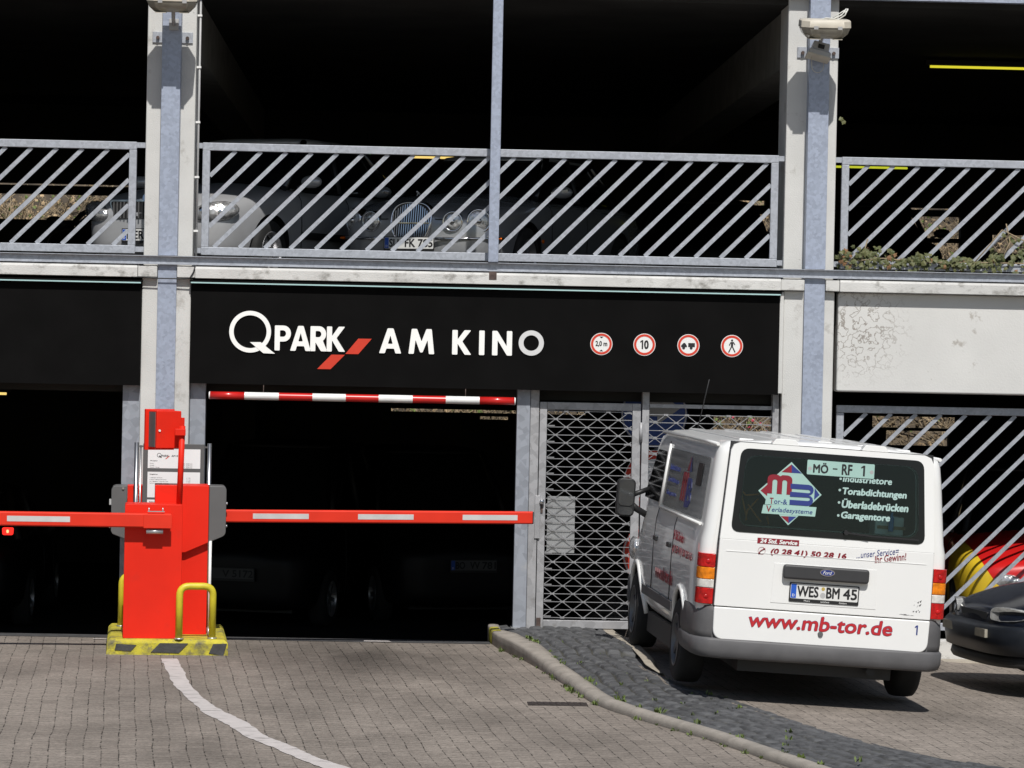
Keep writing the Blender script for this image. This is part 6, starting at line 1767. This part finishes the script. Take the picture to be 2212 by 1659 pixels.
# dark grey saloon with round lamps and an oval grille
pC = at(888, 545, 1.9)
jg, hw = car('grey_saloon', 'dark grey saloon with four round headlights and an oval chrome grille', G_UP, (pC.x - 0.005, 1.72, 3.31), 23, M_grey, pillm=M_blackcar, L=4.9, W=1.82, H=1.44, hood=0.93, nose=0.68)
for s in (-1, 1):
    for (x, y, z, rr, a) in ((0.665, 0.120, 0.655, 0.110, 30), (0.435, 0.012, 0.645, 0.092, 12)):
        ax = Rz(s * a) @ Vector((0, -1, 0))
        b = MB(); c0 = Vector((s * x, y, z))
        b.lathe([(rr + 0.012, -0.10), (rr + 0.012, 0.008), (rr + 0.004, 0.020), (rr - 0.006, 0.014)], c0, ax, 36); hl = b.build('headlight', M_chrome, jg)
        b = MB(); b.lathe([(0.001, 0.030), (rr * 0.5, 0.027), (rr * 0.85, 0.018), (rr - 0.005, 0.010)], c0, ax, 36); b.build('lens', M_headl, hl)
        b = MB(); b.ellip(c0 + ax * 0.020, 0.030, 0.030, 0.030, n=14); b.build('reflector', M_chrome, hl)
ov = lambda a, k_: (0.200 * k_ * abs(cos(a)) ** 0.72 * (1 if cos(a) > 0 else -1) * (1.0 + 0.16 * sin(a)), 0.625 + (0.200 * abs(sin(a)) ** 0.88 * (1 if sin(a) > 0 else -1)) * k_)
N = 48
def gy_(x, z): return -0.005 + 0.30 * (x * x) + max(0, z - 0.62) * 0.30
b = MB(); rings = []
for (k_, d) in ((1.10, 0.03), (1.10, -0.030), (1.04, -0.042), (0.98, -0.030), (0.98, 0.02)):
    rings.append([(ov(2 * pi * i / N, k_)[0], gy_(*ov(2 * pi * i / N, k_)) + d, ov(2 * pi * i / N, k_)[1]) for i in range(N)])
b.loft(rings, 0, False, True); go = b.build('grille', M_chrome, jg)
b = MB(); b.prism([ov(2 * pi * i / N, 0.985) for i in range(N)], lambda x, z, d: (x, gy_(x, z) - 0.018 - d, z), 0.01); b.build('grille_mesh', M_black, go)
b = MB()
for i in range(17):
    x = -0.19 + 0.38 * i / 16; lim = 0.205 * sqrt(max(0, 1 - (x / 0.215) ** 2)) * 0.96
    b.bar((x, gy_(x, 0.62 - lim) - 0.034, 0.625 - lim), (x, gy_(x, 0.62 + lim) - 0.034, 0.625 + lim), 0.009, 0.012, up=(0, 1, 0))
b.build('grille_bars', M_chrome, go)
b = MB(); b.bar((-0.205, gy_(0, 0.62) - 0.024, 0.628), (0.205, gy_(0, 0.62) - 0.024, 0.628), 0.012, 0.008); b.build('grille_crossbar', M_chrome, go)
b = MB()
for s in (-1, 1):
    pts = [(s * 0.27, -0.035, 0.475), (s * 0.45, 0.0, 0.475), (s * 0.62, 0.05, 0.480), (s * 0.76, 0.16, 0.485), (s * 0.855, 0.34, 0.49)]
    b.tube(pts, 0.016, n=8)
b.build('bumper_trim', M_chrome, jg)
b = MB()       # leaping animal ornament: body, head, legs
c0 = Vector((0, 0.22, 0.885))
b.tube([c0 + Vector((0, 0.07, 0.005)), c0 + Vector((0, 0.03, 0.032)), c0 + Vector((0, -0.03, 0.040)), c0 + Vector((0, -0.07, 0.052))], 0.012, n=8)
b.tube([c0 + Vector((0, 0.05, 0.02)), c0 + Vector((0, 0.02, -0.035))], 0.007, n=6); b.tube([c0 + Vector((0, -0.05, 0.045)), c0 + Vector((0, -0.09, 0.02))], 0.006, n=6); b.ellip(c0 + Vector((0, -0.08, 0.06)), 0.012, 0.018, 0.012, n=10)
b.build('bonnet_ornament', M_chrome, jg)
for s in (-1, 1):
    b = MB(); b.ellip((s * 0.835, 0.29, 0.487), 0.012, 0.07, 0.016, Rz(s * 28), 12); b.build('side_marker', M_orange, jg)
    b = MB(); b.ellip((s * 0.905, 1.30, 0.50), 0.010, 0.032, 0.022, n=12); b.build('side_repeater', M_orange, jg)
    b = MB(); b.bar((s * 0.90, 1.525, 1.0), (s * 1.085, 1.51, 1.03), 0.02, 0.022); b.build('mirror_trim', M_chrome, jg)
number_plate(jg, (0.0, -0.045, 0.430), (1, 0, 0), (0, 0, 1), (('SU', 0.0, 0.22), ('FK', 0.36, 0.60), ('785', 0.66, 1.0)))
b = MB(); b.tube([(-0.42, 0.018, 0.665), (-0.25, 0.01, 0.668)], 0.005, n=6); b.tube([(0.42, 0.018, 0.665), (0.25, 0.01, 0.668)], 0.005, n=6); b.build('bonnet_gap', M_black, jg)

# black car at the far left of the upper deck
pC = at(40, 545, 3.2)
bc, hw = car('black_car', 'black car at the far left of the upper deck', G_UP, (pC.x + 0.2, 10.6, 3.31), 8, M_lowcar, L=4.3, H=1.20, hood=0.86, nose=0.62)

# two dark cars deep inside the upper deck
for (x_, lab) in ((4.02, 'dark car deep in the upper deck just left of the right column'), (6.12, 'dark car deep in the upper deck behind the ivy grown railing')):
    car('dark_car', lab, G_UP, (x_, 10.9, 3.31), 0, M_lowcar, L=4.3, H=1.45, hood=0.95, nose=0.7)
# dark blue car at the right edge
pz = lot(4.6)
pC = at(2102, 1320, -2.75)
nv, hw = car('dark_blue_car', 'dark blue car at the right edge with only its nose in view', None, (pC.x, -2.75, pz + 0.03), 80, M_navy, L=4.5, W=1.75, H=1.40, hood=0.86, nose=0.62)
for s in (-1, 1):
    yq = lambda x: interp(abs(x) / hw, [0, 0.48, 0.66, 0.78, 0.88, 0.95], [0, 0.005, 0.035, 0.10, 0.22, 0.42])
    leaf_ = [(0.40, 0.575), (0.52, 0.566), (0.66, 0.572), (0.76, 0.592), (0.815, 0.622), (0.78, 0.648), (0.70, 0.676), (0.58, 0.690), (0.48, 0.684), (0.41, 0.655)]
    b = MB(); b.prism([(s * x, z) for x, z in round_poly(leaf_, 0.03, 3)], lambda x, z, d: (x, yq(x) + 0.062 - d, z), 0.064); hl = b.build('headlight', M_smokylamp, nv, bevel=0.008)

b = MB(); rings = []
for i in range(21):
    t = -1 + 2 * i / 20; x = 0.885 * sin(t * pi / 2 * 0.98); y = -0.07 + 0.50 * (abs(t)) ** 3.2
    rings.append([(x, y, 0.30), (x * 1.01, y - 0.012, 0.40), (x, y - 0.02, 0.505), (x * 0.99, y + 0.01, 0.535), (x * 0.95, y + 0.07, 0.54), (x * 0.95, y + 0.07, 0.28)])
b.loft(rings, 0, True, True); fb = b.build('bumper', M_navyplast, nv)
for s in (-1, 1):
    b = MB(); b.box(min(s * 0.28, s * 0.52), max(s * 0.28, s * 0.52), -0.085, -0.06, 0.43, 0.50); b.build('indicator', M_lampglass, fb)
b = MB(); rings = []
for i in range(21):
    t = -1 + 2 * i / 20; x = 0.84 * sin(t * pi / 2 * 0.98); y = -0.02 + 0.50 * (abs(t)) ** 3.2
    rings.append([(x, y, 0.19), (x, y - 0.02, 0.22), (x, y, 0.299), (x * 0.9, y + 0.1, 0.299), (x * 0.9, y + 0.1, 0.19)])
b.loft(rings, 0, True, True); b.build('spoiler', M_black, nv)
b = MB(); b.prism(round_poly([(-0.30, 0.565), (0.30, 0.565), (0.32, 0.625), (-0.32, 0.625)], 0.02), lambda x, z, d: (x, 0.04 - d + 0.08 * x * x, z), 0.04); b.build('grille', M_black, nv)

# red and yellow car behind the tall fence
pC = at(2288, 1255, 0.55)
ry, hw = car('red_yellow_car', 'bright red car with a yellow fender and bumper band behind the tall fence', G_LO, (pC.x, 0.50, -0.09), 6, M_livery, L=4.3, W=1.98, H=1.75, hood=1.06, roofm=M_lowcar, nose=0.80)  # roof, pillars and mirrors coloured black to stand for the unlit cabin
for s in (-1, 1):
    b = MB(); b.ellip((s * 0.58, 0.09, 0.685), 0.235, 0.07, 0.085, Rz(s * 25), 24); hl = b.build('headlight', M_headl, ry)
    b = MB(); b.ellip((s * 0.50, 0.02, 0.685), 0.05, 0.03, 0.05, n=16); b.build('reflector', M_chrome, hl)
b = MB(); rings = []
for i in range(21):
    t = -1 + 2 * i / 20; x = 0.92 * sin(t * pi / 2 * 0.98); y = -0.07 + 0.42 * (abs(t)) ** 3.2
    rings.append([(x, y, 0.24), (x, y - 0.012, 0.34), (x, y, 0.51), (x * 0.95, y + 0.07, 0.52), (x * 0.95, y + 0.07, 0.22)])
b.loft(rings, 0, True, True); b.build('bumper', M_navy, ry)
b = MB(); b.prism(round_poly([(-0.30, 0.60), (0.30, 0.60), (0.32, 0.70), (-0.32, 0.70)], 0.02), lambda x, z, d: (x, 0.0 - d + 0.08 * x * x, z), 0.02); b.build('grille', M_black, ry)

# cars in the dark lower deck
c1, hw = car('dark_estate_car', 'dark car with number plate BO VV 781 in the lower deck', G_LO, (at(1010, 1300, 6.0).x, 6.0, -0.412), -12, M_lowcar, L=4.6, W=1.85, H=1.95, hood=1.12, nose=0.82)
number_plate(c1, (0.05, -0.05, 0.70), (1, 0, 0), (0, 0, 1), (('BO', 0.0, 0.24), ('VV', 0.36, 0.60), ('781', 0.66, 1.0)), m_plate=mat('shaded_plate', (0.10, 0.10, 0.10), 0.6))  # white plate with the deck's shade put into its colour
c2, hw = car('dark_hatchback', 'dark car with a number plate ending in 5172 in the lower deck', G_LO, (at(500, 1300, 5.2).x, 5.2, -0.412), 14, M_lowcar, L=4.3, W=1.85, H=2.02, hood=1.15, nose=0.80)
number_plate(c2, (0.0, -0.05, 0.62), (1, 0, 0), (0, 0, 1), (('V 5172', 0.25, 1.0),), m_plate=mat('shaded_plate_grey', (0.07, 0.07, 0.07), 0.6))  # plate colour darkened for shade here too
b = MB()
pC = at(-20, 1300, 5.0)
c3, hw = car('dark_car', 'dark car with a glowing red tail lamp at the far left of the lower deck', G_LO, (pC.x - 1.2, 8.6, -0.412), 174, M_lowcar, L=4.4, W=1.78, H=1.5)
M_tail = emit('glowing_tail_lamp', (1.0, 0.03, 0.02), 1.2)
M_tailc = emit('tail_lamp_core', (1.0, 0.35, 0.15), 2.5)
c3.rotation_euler = (0, 0, radians(180)); c3.location = (at(15, 1170, 4.2).x - 0.72, 4.25 + 4.4, -0.412)
for s in (-1, 1):
    b = MB(); b.prism(round_poly([(s * 0.72 - 0.055, 1.05), (s * 0.72 + 0.055, 1.05), (s * 0.72 + 0.06, 1.13), (s * 0.72 - 0.06, 1.13)], 0.02), lambda x, z, d: (x, 4.36 + d, z), 0.05)
    tl_ = b.build('tail_lamp', M_tail if s < 0 else M_lred, c3)
    if s < 0:
        b = MB(); b.ellip((s * 0.72, 4.41, 1.09), 0.014, 0.010, 0.02, n=12); b.build('bulb', M_tailc, tl_)

# ------------------------------------------------------------------ sunlit bank with dry brush behind the garage
b = MB()
def bank(x, y): 
    return interp(y, [17.5, 18.6, 24, 30, 45], [-0.6, -0.3, 4.4, 7.2, 8.0]) + 0.25 * sin(x * 1.3 + y) + 0.15 * sin(x * 3.1 - y * 2)
xs = [-22 + i * 0.6 for i in range(80)]; ysb = [17.5 + j * 0.55 for j in range(50)]
b.add([(x, y, bank(x, y)) for y in ysb for x in xs], [(j * 80 + i, j * 80 + i + 1, (j + 1) * 80 + i + 1, (j + 1) * 80 + i) for j in range(49) for i in range(79)], 0, True)
tag(b.build('hillside', M_soil), kind='structure')
rb_ = random.Random(8)
tw, lf, fl, gn = MB(), MB(), MB(), MB()
for _ in range(30000):
    x = rb_.uniform(-9, 13); y = rb_.uniform(18.6, 25.5); z = bank(x, y)
    h = rb_.uniform(0.15, 0.7)
    if rb_.random() < 0.4:
        p = Vector((x, y, z)); q = p + Vector((rb_.uniform(-0.6, 0.6), rb_.uniform(-0.4, 0.2), h * 0.8)); tw.bar(p, q, rb_.uniform(0.005, 0.014), 0.010)
    else:
        d = Vector((rb_.uniform(-1, 1), -1, rb_.uniform(-0.3, 1.2)))
        t = lf if rb_.random() < 0.8 else gn
        if 5.2 < x < 7.5 and 19.4 < y < 22 and rb_.random() < 0.35: t = fl
        leaf(t, (x, y, z + h * rb_.random()), d, rb_.uniform(0.035, 0.085), rb_.uniform(0, 6))
o = tw.build('brush', M_twig, None); tag(o, 'tangle of dry sunlit brush on the bank behind the garage', 'brush', kind='stuff')
lf.build('dry_leaves', M_leafbrown, o, fixn=False); gn.build('green_leaves', M_weed, o, fixn=False); fl.build('blossoms', M_flower, o, fixn=False)
